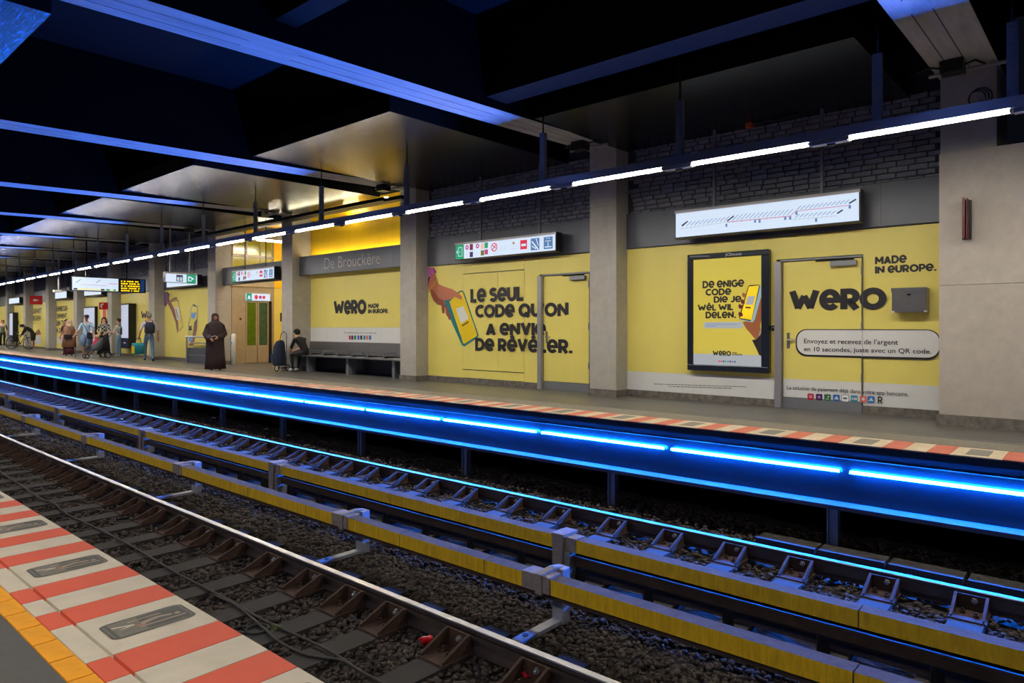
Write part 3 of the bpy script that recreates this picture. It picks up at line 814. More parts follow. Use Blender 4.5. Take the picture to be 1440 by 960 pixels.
# ================================================================== LIGHTS OVER THE PLATFORMS
ORD = ['first', 'second', 'third', 'fourth', 'fifth', 'sixth', 'seventh', 'eighth', 'ninth', 'tenth', 'eleventh', 'twelfth', 'thirteenth', 'fourteenth', 'fifteenth', 'sixteenth', 'seventeenth', 'eighteenth', 'nineteenth', 'twentieth']
def trunk(Y, label, n0, n1, hang):
    b = MB(); b.extr(XL, XR, [(Y - .08, 3.30), (Y - .06, 3.285), (Y + .10, 3.285), (Y + .10, 3.41), (Y - .06, 3.41)], ALU, 40)
    tr = b.build('light_trunk', long=True); tag(tr, label, 'light rail')
    for x in hang:
        p = MB(); zt = 4.12; p.tube([(0, 0, zt - 3.41), (0, 0, (5.6 if x > -6.5 else 4.44) - 3.41)], .012, BLK, 6)
        p.box(-.045, .045, -.03, .03, 0, zt - 3.41, GALV); p.box(-.045, .045, -.05, .05, -.0, .012, GALV)
        put(p.mesh('hanger'), 'hanger', tr, (x, Y, 3.41))
    hm = MB(); hm.box(-.70, .70, -.045, .045, .034, .047, TUBE); hme = hm.mesh('diffuser')
    ge = MB(); ge.box(.70, .715, -.055, .055, .02, .05, GREY); ge.box(-.715, -.70, -.055, .055, .02, .05, GREY); gme = ge.mesh('end_cap')
    jm = MB(); jm.box(-.19, .19, -.05, .05, .012, .05, ALU); jm.box(-.03, .05, -.02, .02, -.008, .012, BLK); jme = jm.mesh('joint_cover')
    sk_ = MB(); sk_.box(-.95, .95, .06, .064, .004, .05, ALU); sk_.box(-.95, .95, -.064, -.06, .004, .05, ALU); skm = sk_.mesh('added_light_baffle')  # unseen side strips added to cut the near lights' spill onto the tracks
    for n in range(n0, n1):
        xc = -(2.374 + 1.841 * n) - .9205
        far = Y > 4
        if far and n >= -1 and n + 1 < 12: lb = 'white fluorescent light under the grey trunk, %s from the right' % ORD[n + 1]
        elif far: lb = 'small distant white fluorescent light of the row over the far platform'
        else: lb = 'white fluorescent light over the near platform'
        t = thing('fluorescent_light', lb, 'lamp', (xc, Y - .03, 3.238), 0, 'fluorescent lights over the far platform' if far else 'fluorescent lights over the near platform')
        put(hme, 'diffuser', t, (0, 0, 0)); put(gme, 'end_cap', t, (0, 0, 0))
        put(jme, 'joint_cover', t, (.9205, 0, 0))
        if not far: put(skm, 'added_light_baffle', t, (0, 0, 0))
trunk(8.03, 'long grey metal trunk carrying the row of white lights over the far platform', -3, 34, [-.73, -1.9, -4.2, -6.45, -9.6] + [-9.6 - 2.73 * k for k in range(1, 16)])
trunk(-1.0, 'long grey metal trunk of the near platform lights', -3, 14, [3, 0])

# ================================================================== WALL CLADDING AND PRINTS
TOPY = 2.655
def prints(name='printed_lettering'):
    return MB()
def flush_print(b, name='printed_lettering', label=None):
    if b.v:
        o = b.build(name, wl, long=True)
        if label: o['label'] = label
        return o
# fascia panels above the yellow panels
for i in range(len(COLX) - 1):
    a, c = bay(i)
    if i in (2, 3):
        f0 = 10.73; lo, hi = (2.70, 3.24)
        if i == 3: lo, hi = 2.62, 3.2
        cuts = [X(524, f0), X(552, f0)] if i == 2 else [X(330, f0), X(388, f0)]
        xs = sorted([a, c] + cuts)
        for p, q in zip(xs[:-1], xs[1:]):
            b = MB(); b.box(p + .003, q - .003, f0, f0 + .12, lo, hi, FASC); part(b, 'fascia_panel', wl, bevel=.012)
        continue
    lo, hi = TOPY + .012, 3.30
    cuts = {0: [X(937), X(1239), X(1080)], 1: [X(633), X(794), X(700)]}.get(i, [a + 1.6, a + 3.2])
    xs = sorted([a, c] + cuts)
    for p, q in zip(xs[:-1], xs[1:]):
        b = MB(); b.box(p + .003, q - .003, WY - .03, WY + .04, lo, hi, FASC); part(b, 'fascia_panel', wl, bevel=.01)
    # marble skirting in lengths
    xs = [a]
    while xs[-1] < c - 1.6: xs.append(xs[-1] + 1.35)
    xs.append(c)
    for p, q in zip(xs[:-1], xs[1:]):
        b = MB(); b.box(p + .002, q - .002, WY - .015, WY + .03, 0, .115, BASE); part(b, 'skirting_stone', wl)
BKX = lambda i: bay(i)
# ---- bay 0 (right)
a, c = bay(0); zw = .45
d0, d1 = X(1101.5), X(1212)
for (p, q) in ((a, X(940)), (X(940), d0 - .12), (d1 + .02, c)):
    b = MB(); b.box(p + .002, q - .002, WY, WY + .03, .118, TOPY, YEL); part(b, 'yellow_panel', wl)
b = MB(); b.box(d0 - .12, d1 + .02, WY, WY + .03, 2.30, TOPY, YEL); part(b, 'yellow_panel', wl)
def door(n, x0, x1, z1, white):
    t = thing('door_%d' % n, None, None, ((x0 + x1) / 2, WY, 0)); t['kind'] = 'structure'; w2 = (x1 - x0) / 2
    b = MB(); b.box(-w2 + .012, w2 - .012, -.012, .03, .17, z1 - .012, YEL); b.build('door_leaf', t)
    if white:
        b = MB(); quad(b, -w2 + .012, w2 - .012, .17, zw, 0, WHT, .014); b.build('white_print_strip', t)
    b = MB(); b.box(-w2 + .012, w2 - .012, -.016, .0, .0, .165, GREY); b.build('kick_plate', t)
    b = MB(); b.box(-w2 - .10, -w2, -.09, .03, 0, z1 + .0, ALU); b.box(-w2 - .03, w2 + .01, -.02, .03, z1, z1 + .03, GREY); b.box(w2 - .002, w2 + .012, -.02, .0, .0, z1, FASC); b.build('door_frame', t, bevel=.006)
    b = MB(); b.box(w2 - .42, w2 - .06, -.09, -.02, z1 - .12, z1 - .04, GREY); b.box(-w2 + .5, w2 - .1, -.05, -.03, z1 - .03, z1 - .012, BLK); b.build('door_closer', t, bevel=.01)
    b = MB(); b.box(-w2 + .07, -w2 + .11, -.024, -.012, .92, 1.16, STEEL); b.tube([(-w2 + .09, -.02, 1.05), (-w2 + .09, -.06, 1.05), (-w2 + .20, -.06, 1.05)], .010, STEEL, 8); b.build('door_handle', t)
    for z in (.45, 1.2, 2.0):
        b = MB(); b.tube([(w2 - .0, -.03, z), (w2 - .0, -.03, z + .12)], .013, GREY, 8); b.build('hinge', t)
    return t
door(1, d0, d1, 2.26, True)
# white strips
b = MB()
quad(b, a, d0 - .12, .118, zw, WY, WHT, .003); quad(b, d1 + .02, c, .118, zw, WY, WHT, .003)
flush_print(b, 'white_print_strip')
b = MB()
px_text(b, 'WeRO', 1111.7, 1245.5, 409.5, 436, WY, INK, t=.3, off=.018)
px_text(b, 'MADe', 1230.9, 1274.9, 360.8, 371.5, WY, INK); px_text(b, 'IN eUROPe.', 1230.9, 1316.8, 374.5, 384.5, WY, INK)
flush_print(b)
b = MB()
px, qx = X(1119.6), X(1323.2); z0, z1 = .80, 1.215
flat_rr(b, px, qx, z0, z1, .16, WY, INK, .018); flat_rr(b, px + .02, qx - .015, z0 + .03, z1 - .012, .15, WY, WHT, .020)
flush_print(b, 'speech_bubble_print')
px_font("Envoyez et recevez de l'argent", 1132.3, 1262.6, 475.8, 482.4, WY, INK, 'printed_sentence', wl, .024, .01)
px_font("en 10 secondes, juste avec un QR code.", 1132.3, 1308.9, 487, 493.3, WY, INK, 'printed_sentence', wl, .024, .01)
px_font("La solution de paiement déjà dans votre app bancaire.", 1108.5, 1276.8, 541.5, 547, WY, INK, 'printed_sentence', wl, .020, .006)
b = MB(); cols = [srgb(200, 30, 60), srgb(70, 20, 90), srgb(40, 110, 60), srgb(30, 110, 190), srgb(245, 245, 245), srgb(50, 140, 170), srgb(230, 120, 100), srgb(30, 120, 200)]
xi = [1140.6, 1152.5, 1164.3, 1176.7, 1189, 1201.7, 1214.5, 1225.3]
for k, (pxx, cc) in enumerate(zip(xi, cols)):
    x_ = X(pxx); mm = mat('app_icon_%d' % k, cc, .5); zc = on_y(pxx, 557.5 + (pxx - 1140) * .045, WY)[1]
    I0 = len(b.v)
    if k == 4: flat_rr(b, x_ - .088, x_ + .088, zc - .088, zc + .088, .03, WY, INK, .018)
    flat_rr(b, x_ - .08, x_ + .08, zc - .08, zc + .08, .03, WY, mm, .019)
    if k == 0: quad(b, x_ - .04, x_ + .04, zc - .028, zc - .010, WY, WHT, .021); quad(b, x_ - .04, x_ + .04, zc + .010, zc + .028, WY, WHT, .021)
    if k in (1, 6): disc(b, x_, zc, .035, .035, WY, WHT if k == 6 else mat('icon_lilac', srgb(190, 130, 200)), .021)
    if k == 2: disc(b, x_ + .02, zc + .02, .02, .02, WY, WHT, .021); quad(b, x_ - .04, x_ + .03, zc - .045, zc - .03, WY, WHT, .021)
    if k in (3, 7): quad(b, x_ - .05, x_ + .05, zc - .035, zc - .01, WY, WHT, .021); quad(b, x_ - .02, x_ + .03, zc - .01, zc + .035, WY, WHT, .021)
    if k == 4: disc(b, x_, zc, .055, .022, WY, INKG, .021)
    if k == 5: lettering(b, 'I-I', wall_tf(WY - .021), x_ - .05, x_ + .01, zc - .03, .06, WHT, .3); lettering(b, 'I', wall_tf(WY - .021), x_ + .03, x_ + .055, zc - .03, .06, WHT, .3)
    b.v[I0:] = [(x_ + (p[0] - x_) * .6, p[1], zc + (p[2] - zc) * .6) for p in b.v[I0:]]
x_ = X(1238); zc = on_y(1238, 562.5, WY)[1]; lettering(b, 'R', wall_tf(WY - .02), x_ - .03, x_ + .035, zc - .045, .10, INK, .18)
flush_print(b, 'bank_icon_row')
b = MB(); rr = random.Random(2)
for (u0, u1, v0, v1) in ((920, 1051, 539.2, 543.2), (940, 1027, 542.6, 545.2)):
    u = u0
    while u < u1:
        l = rr.uniform(1.5, 5.5); y_ = v0 + (v1 - v0) * (u - u0) / (u1 - u0)
        px_poly(b, [(u, y_), (u + l, y_ + l * .03), (u + l, y_ + 1 + l * .03), (u, y_ + 1)], WY, INKG, .006); u += l + .9
flush_print(b, 'small_print')
# framed poster
y0 = 10.75
def qz(px, py): return on_y(px, py, y0)
xa, za = qz(967, 358.3); xb, _ = qz(1080, 349.4); _, zb_ = qz(966.7, 520)
t = thing('framed_poster', 'backlit yellow poster in a dark frame, reading DE ENIGE CODE, left of the door', 'poster', ((xa + xb) / 2, y0, zb_))
W2 = (xb - xa) / 2; HH = za - zb_
b = MB()
FRM = mat('poster_frame', srgb(44, 50, 60), .25, metal=.4)
b.box(-W2, W2, 0, .12, 0, .10, FRM); b.box(-W2, W2, 0, .12, HH - .09, HH, FRM); b.box(-W2, -W2 + .10, 0, .12, .10, HH - .09, FRM); b.box(W2 - .12, W2, 0, .12, .10, HH - .09, FRM)
b.build('frame', t, bevel=.012)
px0, px1, pz0, pz1 = -W2 + .10, W2 - .12, .10, HH - .09
b = MB(); b.box(px0, px1, .03, .05, pz0 + .18, pz1, LITP); b.box(px0, px1, .03, .05, pz0, pz0 + .18, LITPW); b.build('printed_sheet', t)
off = MB(); xm = (xa + xb) / 2
def loc_text(s, xl, xr, top, base, m=INK, tt=.26, yy=.028):
    X0, Z0 = qz(xl, base); X1 = qz(xr, base)[0]; Zt = qz(xl, top)[1]
    lettering(off, s, lambda x, z: (x - xm, yy, z - zb_), X0, X1, Z0, Zt - Z0, m, tt)
loc_text('De eNIGe', 987.5, 1045, 395.2, 405); loc_text('CODe', 991.7, 1027, 406.3, 415.4); loc_text('DIe Je', 1003, 1041, 416.7, 425.4)
loc_text('WéL WIL', 980.8, 1029.8, 428.3, 436.7); loc_text('DeLeN.', 991.7, 1033.8, 438.3, 447.3); loc_text('WeRO', 1001.5, 1026.7, 493, 499.6)
loc_text('MADe', 1028.5, 1035, 495, 496.6); loc_text('IN eUROPe.', 1028.5, 1043, 497.3, 499.2)
def P2(pts, m, yy):
    vs = [(x - xm, yy, z - zb_) for x, z in (qz(*p) for p in pts)]; off.add(vs, [tuple(range(len(vs)))], m)
X0, Z0 = qz(988.5, 461.5); X1, Z1 = qz(1044, 452.5)
off.add([(x - xm, .0285, z - zb_) for x, z in rrect(X0, X1, Z0, Z1, .05)], [tuple(range(28))], LITPW)
for k, (u0, u1) in enumerate(((992, 1036), (992, 1006))): P2([(u0, 455.4 + k * 2.6), (u1, 455.6 + k * 2.6), (u1, 456.3 + k * 2.6), (u0, 456.1 + k * 2.6)], SBLUE, .027)
ARMB = mat('print_brown_hand', srgb(150, 88, 52), .4, emit=srgb(150, 88, 52), es=.3); ARMS = mat('print_dark_sleeve', srgb(50, 44, 52), .4); PHB = mat('print_pale_phone_edge', srgb(150, 180, 190), .4, emit=srgb(150, 180, 190), es=.3)
NAIL = mat('print_red_nail', srgb(120, 40, 30), .4); SCY = mat('print_phone_screen', srgb(250, 215, 30), .4, emit=srgb(250, 215, 30), es=.4)
P2([(1066, 414), (1070.3, 423), (1070.6, 444), (1067, 458), (1069.5, 468), (1070.4, 482), (1062, 479), (1055, 470), (1048, 462), (1043, 453), (1058, 449)], ARMB, .027)
P2([(1056, 478), (1062, 477), (1070.4, 468), (1070.4, 501.2), (1066, 499), (1061, 488)], ARMS, .0265)
P2([(1066, 401), (1069, 403), (1070, 412), (1060, 449), (1057, 453), (1040, 450), (1038, 447)], PHB, .0262)
P2([(1051, 402), (1053, 400.6), (1066, 400), (1067.4, 402), (1056, 449), (1053.6, 451.4), (1039.5, 448.6), (1038, 446)], INK, .0258)
P2([(1052, 402.6), (1066, 401.2), (1055.4, 449.8), (1039.4, 447.2)], SCY, .0255)
P2([(1050.5, 416.5), (1060.5, 416), (1057.5, 428.5), (1047.5, 428)], LITPW, .025)
P2([(1047.2, 431), (1054.6, 431.6), (1054.2, 433.6), (1046.8, 433)], INK, .025)
for (u, v) in ((1043, 414), (1041, 423), (1038, 430), (1038, 441)):
    P2([(u, v - 3), (u + 5, v - 1), (u + 5.5, v + 3.5), (u + 1, v + 4), (u - 1, v + 1)], ARMB if v < 420 else NAIL, .0252)
P2([(1068.8, 462), (1070.3, 461), (1066.8, 472), (1065.6, 471)], LITPW, .0254)
for k, cc in enumerate(('lit_red', 'lit_purple', 'lit_dark_mark', 'lit_green', 'lit_steel_blue', 'lit_dark_mark', 'lit_steel_blue', 'lit_dark_mark')):
    u = 1009.5 + k * 3.1; P2([(u, 506.6 + k * .1), (u + 2, 506.7 + k * .1), (u + 2, 509 + k * .1), (u, 508.9 + k * .1)], MATS[cc], .0255)
off.build('poster_print', t)
ft = font_mesh('JCDecaux', xa + W2 * .98, xa + W2 * 1.38, za - .065, .045, y0 - .004, WHT, 'frame_lettering', None)
ft.parent = t; ft.location = (ft.location[0] - xm, -.006, ft.location[2] - zb_)
b = MB(); b.tube([(-W2 + .05, -.002, HH - .03), (-W2 + .4, -.004, HH - .045)], .008, ALU, 6); b.build('frame_trim', t)
# wall box, intercom, red extinguisher sign
b = MB(); xa, za = on_y(1254.3, 405.8, 10.68); xb, zb2 = on_y(1303, 438.5, 10.68)
t = thing('steel_wall_box', 'small brushed steel box on the yellow wall right of the big door', 'box', ((xa + xb) / 2, 10.68, zb2))
w2 = (xb - xa) / 2; h = za - zb2
b.box(-w2, w2, 0, .19, 0, h, STEEL); b.build('box_body', t, bevel=.006)
b = MB(); b.box(-w2 - .006, w2 + .006, -.012, .0, h - .05, h + .008, STEEL); b.box(-.02, .02, -.014, 0, h - .10, h - .075, BLK); b.build('box_lid', t)
for s in (-1, 1):
    b = MB(); b.box(s * w2 * .93 - .02, s * w2 * .93 + .02, -.006, 0, .0, .02, WHT); b.build('label_patch', t)
xa, za = on_y(1089.3, 457.5, 10.85); b = MB(); b.box(-.04, .04, -.03, .02, -.085, 0, BLK); b.box(-.02, .02, -.034, -.03, -.04, -.02, GREY)
o = b.build('door_intercom', loc=(xa, 10.85, za)); tag(o, 'tiny black intercom box left of the nearer door frame', 'intercom')
t = thing('red_flag_sign', 'narrow dark red metal sign standing out of the stone column', 'sign', (-1.40, 10.12, 2.335))
b = MB(); b.box(-.012, -.004, -.14, .115, 0, .49, DRED); b.box(.02, .028, -.10, .115, 0, .49, DRED); b.box(-.012, .012, -.145, -.13, 0, .49, DRED); b.build('folded_plate', t)
b = MB(); b.box(-.05, .05, .105, .12, .0, .49, BLK); b.build('back_plate', t)

# ---- bay 1
a, c = bay(1)
c1, c2, f1 = X(651), X(737), X(762)
dr0, dr1 = X(765), X(829)
for (p, q) in ((a, c1), (c2, dr0 - .13)):
    b = MB(); b.box(p + .009, q - .009, WY, WY + .03, .118, TOPY, YEL); part(b, 'yellow_panel', wl)
cm = X(700)
for (p, q, z0, z1) in ((c1, c2, .118, .30), (c1, c2, 2.43, TOPY), (c1, cm, .305, 2.425), (cm, c2, .305, 2.425)):
    b = MB(); b.box(p + .009, q - .009, WY, WY + .03, z0 + .006, z1 - .006, YEL); part(b, 'yellow_panel', wl)
b = MB(); b.box(dr0 - .13, c, WY, WY + .03, 2.305, TOPY, YEL); part(b, 'yellow_panel', wl)
b = MB(); b.lbox(a, c, WY + .028, WY + .04, .1, TOPY, BLK); b.build('panel_backing', wl, long=True)
b = MB(); b.lbox(bay(0)[0], bay(0)[1], WY + .028, WY + .04, .1, TOPY, BLK); b.build('panel_backing', wl, long=True)
door(2, dr0, dr1, 2.27, False)
b = MB(); OF = .017
px_text(b, 'Le SeUL', 662.6, 736.6, 406.5, 424.8, WY, INK, .27, OF)
px_text(b, "CODe QU'ON", 669.4, 800, 429, 446, WY, INK, .27, OF)
px_text(b, 'A eNVIe', 684.3, 768, 454.2, 470.7, WY, INK, .27, OF)
px_text(b, 'De RéVéLeR.', 669.4, 805.5, 475.6, 492.4, WY, INK, .27, OF)
flush_print(b)
def A8(pts): return [(590 + x / 7.38, 370 + y / 7.38) for x, y in pts]
TEAL = mat('print_teal', srgb(20, 120, 130), .45); HANDP = mat('print_hand', srgb(196, 120, 88), .45); HANDD = mat('print_hand_shade', srgb(150, 82, 62), .45)
SLV = mat('print_magenta_sleeve', srgb(170, 50, 150), .45); SLVL = mat('print_pink_stripe', srgb(225, 150, 215), .45); SLVD = mat('print_plum_sleeve', srgb(96, 26, 76), .45); GOLD = mat('print_gold', srgb(205, 165, 70), .45)
SCRN = mat('print_screen_yellow', srgb(240, 205, 0), .45)
b = MB()
px_poly(b, A8([(400, 300), (425, 284), (447, 284), (462, 300), (614, 745), (606, 768), (470, 862), (448, 856), (436, 838), (240, 400), (250, 370)]), WY, TEAL, .005)
px_poly(b, A8([(408, 312), (430, 296), (450, 300), (600, 742), (594, 756), (468, 838), (455, 830), (310, 398)]), WY, SCRN, .006)
px_poly(b, A8([(378, 470), (458, 445), (512, 575), (430, 625)]), WY, WHT, .007)
px_poly(b, A8([(440, 640), (508, 600), (514, 615), (446, 658)]), WY, mat('print_brown_word', srgb(110, 84, 10)), .007)
px_poly(b, A8([(66, 110), (150, 80), (185, 165), (200, 215), (250, 240), (340, 268), (400, 305), (445, 345), (440, 382), (370, 350), (310, 380), (262, 384), (268, 425), (256, 520), (238, 518), (228, 440), (190, 430), (150, 390), (125, 330), (108, 280), (68, 270)]), WY, HANDP, .009)
px_poly(b, A8([(110, 240), (160, 300), (200, 360), (255, 385), (262, 430), (190, 430), (150, 390), (122, 330)]), WY, HANDD, .0095)
for q in ([(272, 440), (292, 450), (308, 545), (290, 556), (276, 520)], [(300, 500), (330, 545), (322, 590), (304, 580), (296, 540)], [(230, 430), (268, 430), (262, 515), (240, 520)]):
    px_poly(b, A8(q), WY, HANDD, .010)
px_poly(b, A8([(66, 45), (150, 45), (178, 92), (166, 104), (120, 130), (104, 180), (92, 245), (66, 275)]), WY, SLVD, .0105)
px_poly(b, A8([(66, 45), (150, 45), (178, 92), (150, 98), (110, 130), (66, 180)]), WY, SLV, .011)
for k in range(4): px_poly(b, A8([(66, 78 + 26 * k), (140 + 6 * k, 48 + 15 * k), (144 + 6 * k, 55 + 15 * k), (66, 87 + 26 * k)]), WY, SLVL, .0115)
for k in range(3): px_poly(b, A8([(180 - 4 * k, 160 + 10 * k), (188 - 4 * k, 168 + 10 * k), (98 - 6 * k, 310 + 5 * k), (90 - 6 * k, 300 + 5 * k)]), WY, GOLD, .012)
flush_print(b, 'hand_and_phone_print')

# ---- bay 2: station name, bench niche
a, c = bay(2); Y2 = 11.09
cuts = [on_y(p, 300, Y2)[0] for p in (463, 491.5, 520, 554)]
xs = sorted([a, c] + cuts)
for k, (p, q) in enumerate(zip(xs[:-1], xs[1:])):
    b = MB(); b.box(p + .006, q - .006, Y2, Y2 + .03, 2.74, 4.62, YWALL); part(b, 'golden_wall_panel', wl)
b = MB(); b.lbox(a, c, Y2 + .028, Y2 + .1, 0, 4.9, MORT); b.build('panel_backing', wl, long=True)
b = MB(); b.box(a + .002, c - .002, Y2 - .004, Y2 + .03, 1.235, 2.62, YEL); part(b, 'yellow_panel', wl)
b = MB(); b.box(a + .002, c - .002, Y2 - .004, Y2 + .03, .66, 1.235, WHT); b.v = [(p[0], p[1], min(p[2], 1.233)) for p in b.v]; part(b, 'white_panel', wl)
b = MB(); b.box(a, c, Y2 - .02, Y2 + .03, 2.62, 2.735, YEL); part(b, 'yellow_panel_top_rail', wl)
b = MB(); b.box(a, c, Y2 - .01, Y2 + .03, .115, .42, BLK); part(b, 'dark_plinth', wl)
b = MB()
px_text(b, 'WeRO', 470.2, 515, 423.6, 441.5, Y2, INK, .32, .01); px_text(b, 'MADe', 518.5, 533, 427, 433, Y2, INK, .28, .01); px_text(b, 'IN eUROPe.', 518.5, 546.7, 434.6, 440.6, Y2, INK, .28, .01)
for k, u in enumerate((492.5, 496, 500, 504.5, 508.5, 513, 517, 521)):
    xx, zz = on_y(u, 474.5, Y2); quad(b, xx - .05, xx + .045, zz - .055, zz + .055, Y2, MATS['app_icon_%d' % (k % 8)] if k != 4 else INK, .01)
flush_print(b)
px_font('De betaaloplossing, nu al in uw bank app.', 485, 530, 465.8, 468.6, Y2, INKG, 'small_print', wl, .012)
px_font("De Brouckère", 457.2, 534.5, 361.6, 378.4, 10.73, mat('pale_letter', srgb(206, 204, 200), .5), 'station_name_letters', wl, .012, -.010)
# bench
t = thing('bench', 'long grey metal bench with armrests in the niche under the station name', 'bench', ((a + c) / 2, 10.78, 0))
L = (c - a) / 2 - .02
b = MB(); b.box(-L + .02, L - .02, -.26, .20, .44, .48, STEEL); b.build('seat', t, bevel=.008)
b = MB(); b.add([(-L + .02, .24, .50), (L - .02, .24, .50), (L - .02, .29, .84), (-L + .02, .29, .84), (-L + .02, .27, .50), (L - .02, .27, .50), (L - .02, .31, .84), (-L + .02, .31, .84)], [(0, 1, 2, 3), (4, 7, 6, 5), (0, 4, 5, 1), (3, 2, 6, 7), (0, 3, 7, 4), (1, 5, 6, 2)], STEEL); b.build('backrest', t)
for k in range(8):
    x = -L + .1 + k * (2 * L - .2) / 7
    b = MB(); b.box(-.012, .012, -.2, .16, .48, .50, BLK); b.box(-.012, .012, -.2, -.17, .48, .60, GREY); b.box(-.012, .012, .14, .17, .48, .60, GREY); b.box(-.014, .014, -.2, .17, .59, .615, GREY)
    b.build('armrest', t, loc=(x, 0, 0))
for x in (-L + .5, 0, L - .5):
    b = MB(); b.box(-.05, .05, -.1, .15, 0, .44, GREY); b.build('bench_leg', t, loc=(x, 0, 0))
# ---- bay 3: lift lobby
a, c = bay(3); LX = COLX[4]
b = MB(); b.lbox(LX - .02, c, 10.9, 15.2, -.012, 0, FLOORG); b.build('lobby_floor', fl, long=True)
b = MB(); b.box(LX - .35, LX - .02, 11.45, 14.6, 0, 5, BEIGE); b.box(c, c + .25, 11.4, 14.6, 0, 5, YWALL); b.build('lobby_side_walls', wl, long=True)
n = 9
for k in range(n):
    p = LX + (c - LX) * k / n; q = LX + (c - LX) * (k + 1) / n
    b = MB(); b.box(p + .006, q - .006, 14.4, 14.43, .05, 4.9, YWALL); part(b, 'golden_wall_panel', wl)
b = MB(); b.lbox(LX - .3, c + .2, 14.43, 14.6, 0, 5, MORT); b.build('panel_backing', wl, long=True)
b = MB(); b.box(LX - .2, LX, 10.97, 11.0, 0, 4.6, BEIGE); b.box(LX - .2, LX + .004, 11.0, 11.04, 0, 4.6, BEIGE); b.build('beige_pier', wl, long=True)
b = MB(); b.lbox(LX - .3, c + .2, 11.2, 14.6, 4.45, 4.6, YWALL); b.build('lobby_ceiling', ce, long=True)
t = thing('lift', 'steel lift front with two green-tinted glass doors facing the platform end', 'lift', (LX, 12.0, 0))
b = MB(); b.box(-.02, .03, -.96, -.48, 0, 2.62, STEELW); b.box(-.02, .03, .38, .54, 0, 2.62, STEELW); b.box(-.02, .03, -.48, .38, 2.14, 2.62, STEELW); b.build('lift_front', t)
b = MB(); b.box(-.02, .07, -.98, .55, 2.62, 2.80, BEIGE); b.build('lift_header', t)
for y0, y1, gm in ((-.47, -.06, GLASSG), (-.04, .37, GLASST)):
    d = bpy.data.objects.new('lift_door', None); COL.objects.link(d); d.parent = t; d.location = (0, 0, 0)
    b = MB(); b.box(-.01, .012, y0 + .05, y1 - .05, .62, 2.08, gm); b.build('door_glass', d)
    b = MB(); b.box(-.02, .02, y0, y1, .02, .62, STEELW); b.box(-.02, .02, y0, y0 + .05, .62, 2.13, STEELW); b.box(-.02, .02, y1 - .05, y1, .62, 2.13, STEELW); b.box(-.02, .02, y0 + .05, y1 - .05, 2.08, 2.13, STEELW); b.build('door_frame', d)
b = MB(); b.box(.0, .06, .38, .46, 0, 2.14, BLK); b.build('door_jamb', t)
b = MB(); b.tube([(.03, -.66, 1.52), (.045, -.66, 1.52)], .04, DRED, 12); b.build('alarm_button', t)
t2 = thing('lift_sign', 'small white and green lit sign above the lift doors', 'sign', (LX + .035, 11.95, 2.15))
b = MB(); b.box(0, .05, -.43, .43, 0, .24, LITW); b.build('sign_box', t2)
b = MB()
def xq(b, y0, y1, z0, z1, m, o=.052): b.add([(o, y0, z0), (o, y1, z0), (o, y1, z1), (o, y0, z1)], [(0, 1, 2, 3)], m)
xq(b, -.43, -.24, 0, .24, SGREEN); xq(b, -.40, -.27, .05, .07, LITW, .054); xq(b, -.37, -.30, .07, .16, LITW, .054)
b.add([(.053, -.08 + .06 * math.cos(q * .4), .12 + .08 * math.sin(q * .4)) for q in range(16)], [tuple(range(16))], SRED); xq(b, .02, .12, .07, .17, SPURP); xq(b, .15, .25, .07, .17, SRED)
b.build('sign_print', t2)
t2 = thing('lobby_light', 'warm strip light on the ceiling of the lift lobby', 'lamp', (-21.0, 11.9, 4.02))
b = MB(); b.box(-.06, .06, -.75, .75, 0, .05, WARMT); b.build('diffuser', t2); b = MB(); b.box(-.08, .08, -.8, .8, .05, .43, GREY); b.build('light_housing', t2)
t2 = thing('lobby_light', 'second warm strip light deep inside the lift lobby', 'lamp', (-19.6, 13.2, 4.0))
b = MB(); b.box(-.06, .06, -.75, .75, 0, .05, WARMT); b.build('diffuser', t2); b = MB(); b.box(-.08, .08, -.8, .8, .05, .45, GREY); b.build('light_housing', t2)
b = MB()
for z0, z1 in ((0, 2.6), (2.61, 4.4)):
    for k in range(5): b = MB(); b.box(LX - .02, LX + .02, 12.56 + k * .40, 12.95 + k * .40, z0, z1, YEL if z1 < 3 else YWALL); part(b, 'yellow_side_panel', wl)
b = MB(); lettering(b, 'D', lambda x, z: (LX + .024, x, z), 12.80, 13.08, 1.45, .29, INK); lettering(b, 'V', lambda x, z: (LX + .024, x, z), 12.88, 13.16, 1.12, .29, INK); flush_print(b)
b = MB(); b.box(LX - .02, LX + .01, 11.06, 12.54, 2.86, 4.2, mat('yellow_green_glass', srgb(160, 158, 36), .15, noise=.2, scale=2, spec=.8)); part(b, 'tinted_glass', wl)
for y in (11.06, 11.55, 12.04, 12.50): b = MB(); b.box(LX, LX + .03, y, y + .03, 2.86, 4.2, STEELW); part(b, 'glazing_bar', wl)
b = MB(); b.box(LX - .02, LX + .05, 11.04, 12.56, 3.62, 3.70, STEELW); part(b, 'glazing_bar', wl)
t2 = thing('help_point', 'white and blue help post standing beside the lift', 'help point', (-22.25, 10.95, 0))
b = MB(); b.loft([((0, 0, 0), .09, .08), ((0, 0, .95), .09, .08), ((0, 0, 1.0), .08, .07), ((0, 0, 1.03), .04, .04)], WHT, 14); b.build('post_body', t2, smooth=True)
b = MB(); b.tube([(0, -.078, .72), (0, -.09, .72)], .05, SBLUE, 14); b.build('call_button', t2)
b = MB(); b.box(-.13, -.09, -.05, .05, 0, .93, BLK); b.build('back_plate', t2)
# bay 2 lamp that lights the golden wall
t2 = thing('niche_light', 'slim warm strip light above the golden panels over the bench', 'lamp', (-15.5, 10.95, 4.36))
b = MB(); b.box(-.3, .3, -.03, .03, 0, .04, mat('lit_niche_tube', (.9, .8, .3), emit=(1, .85, .5), es=40)); b.build('diffuser', t2)
b = MB(); b.box(-.35, .35, -.05, .05, .04, .09, GREY); b.build('light_housing', t2)

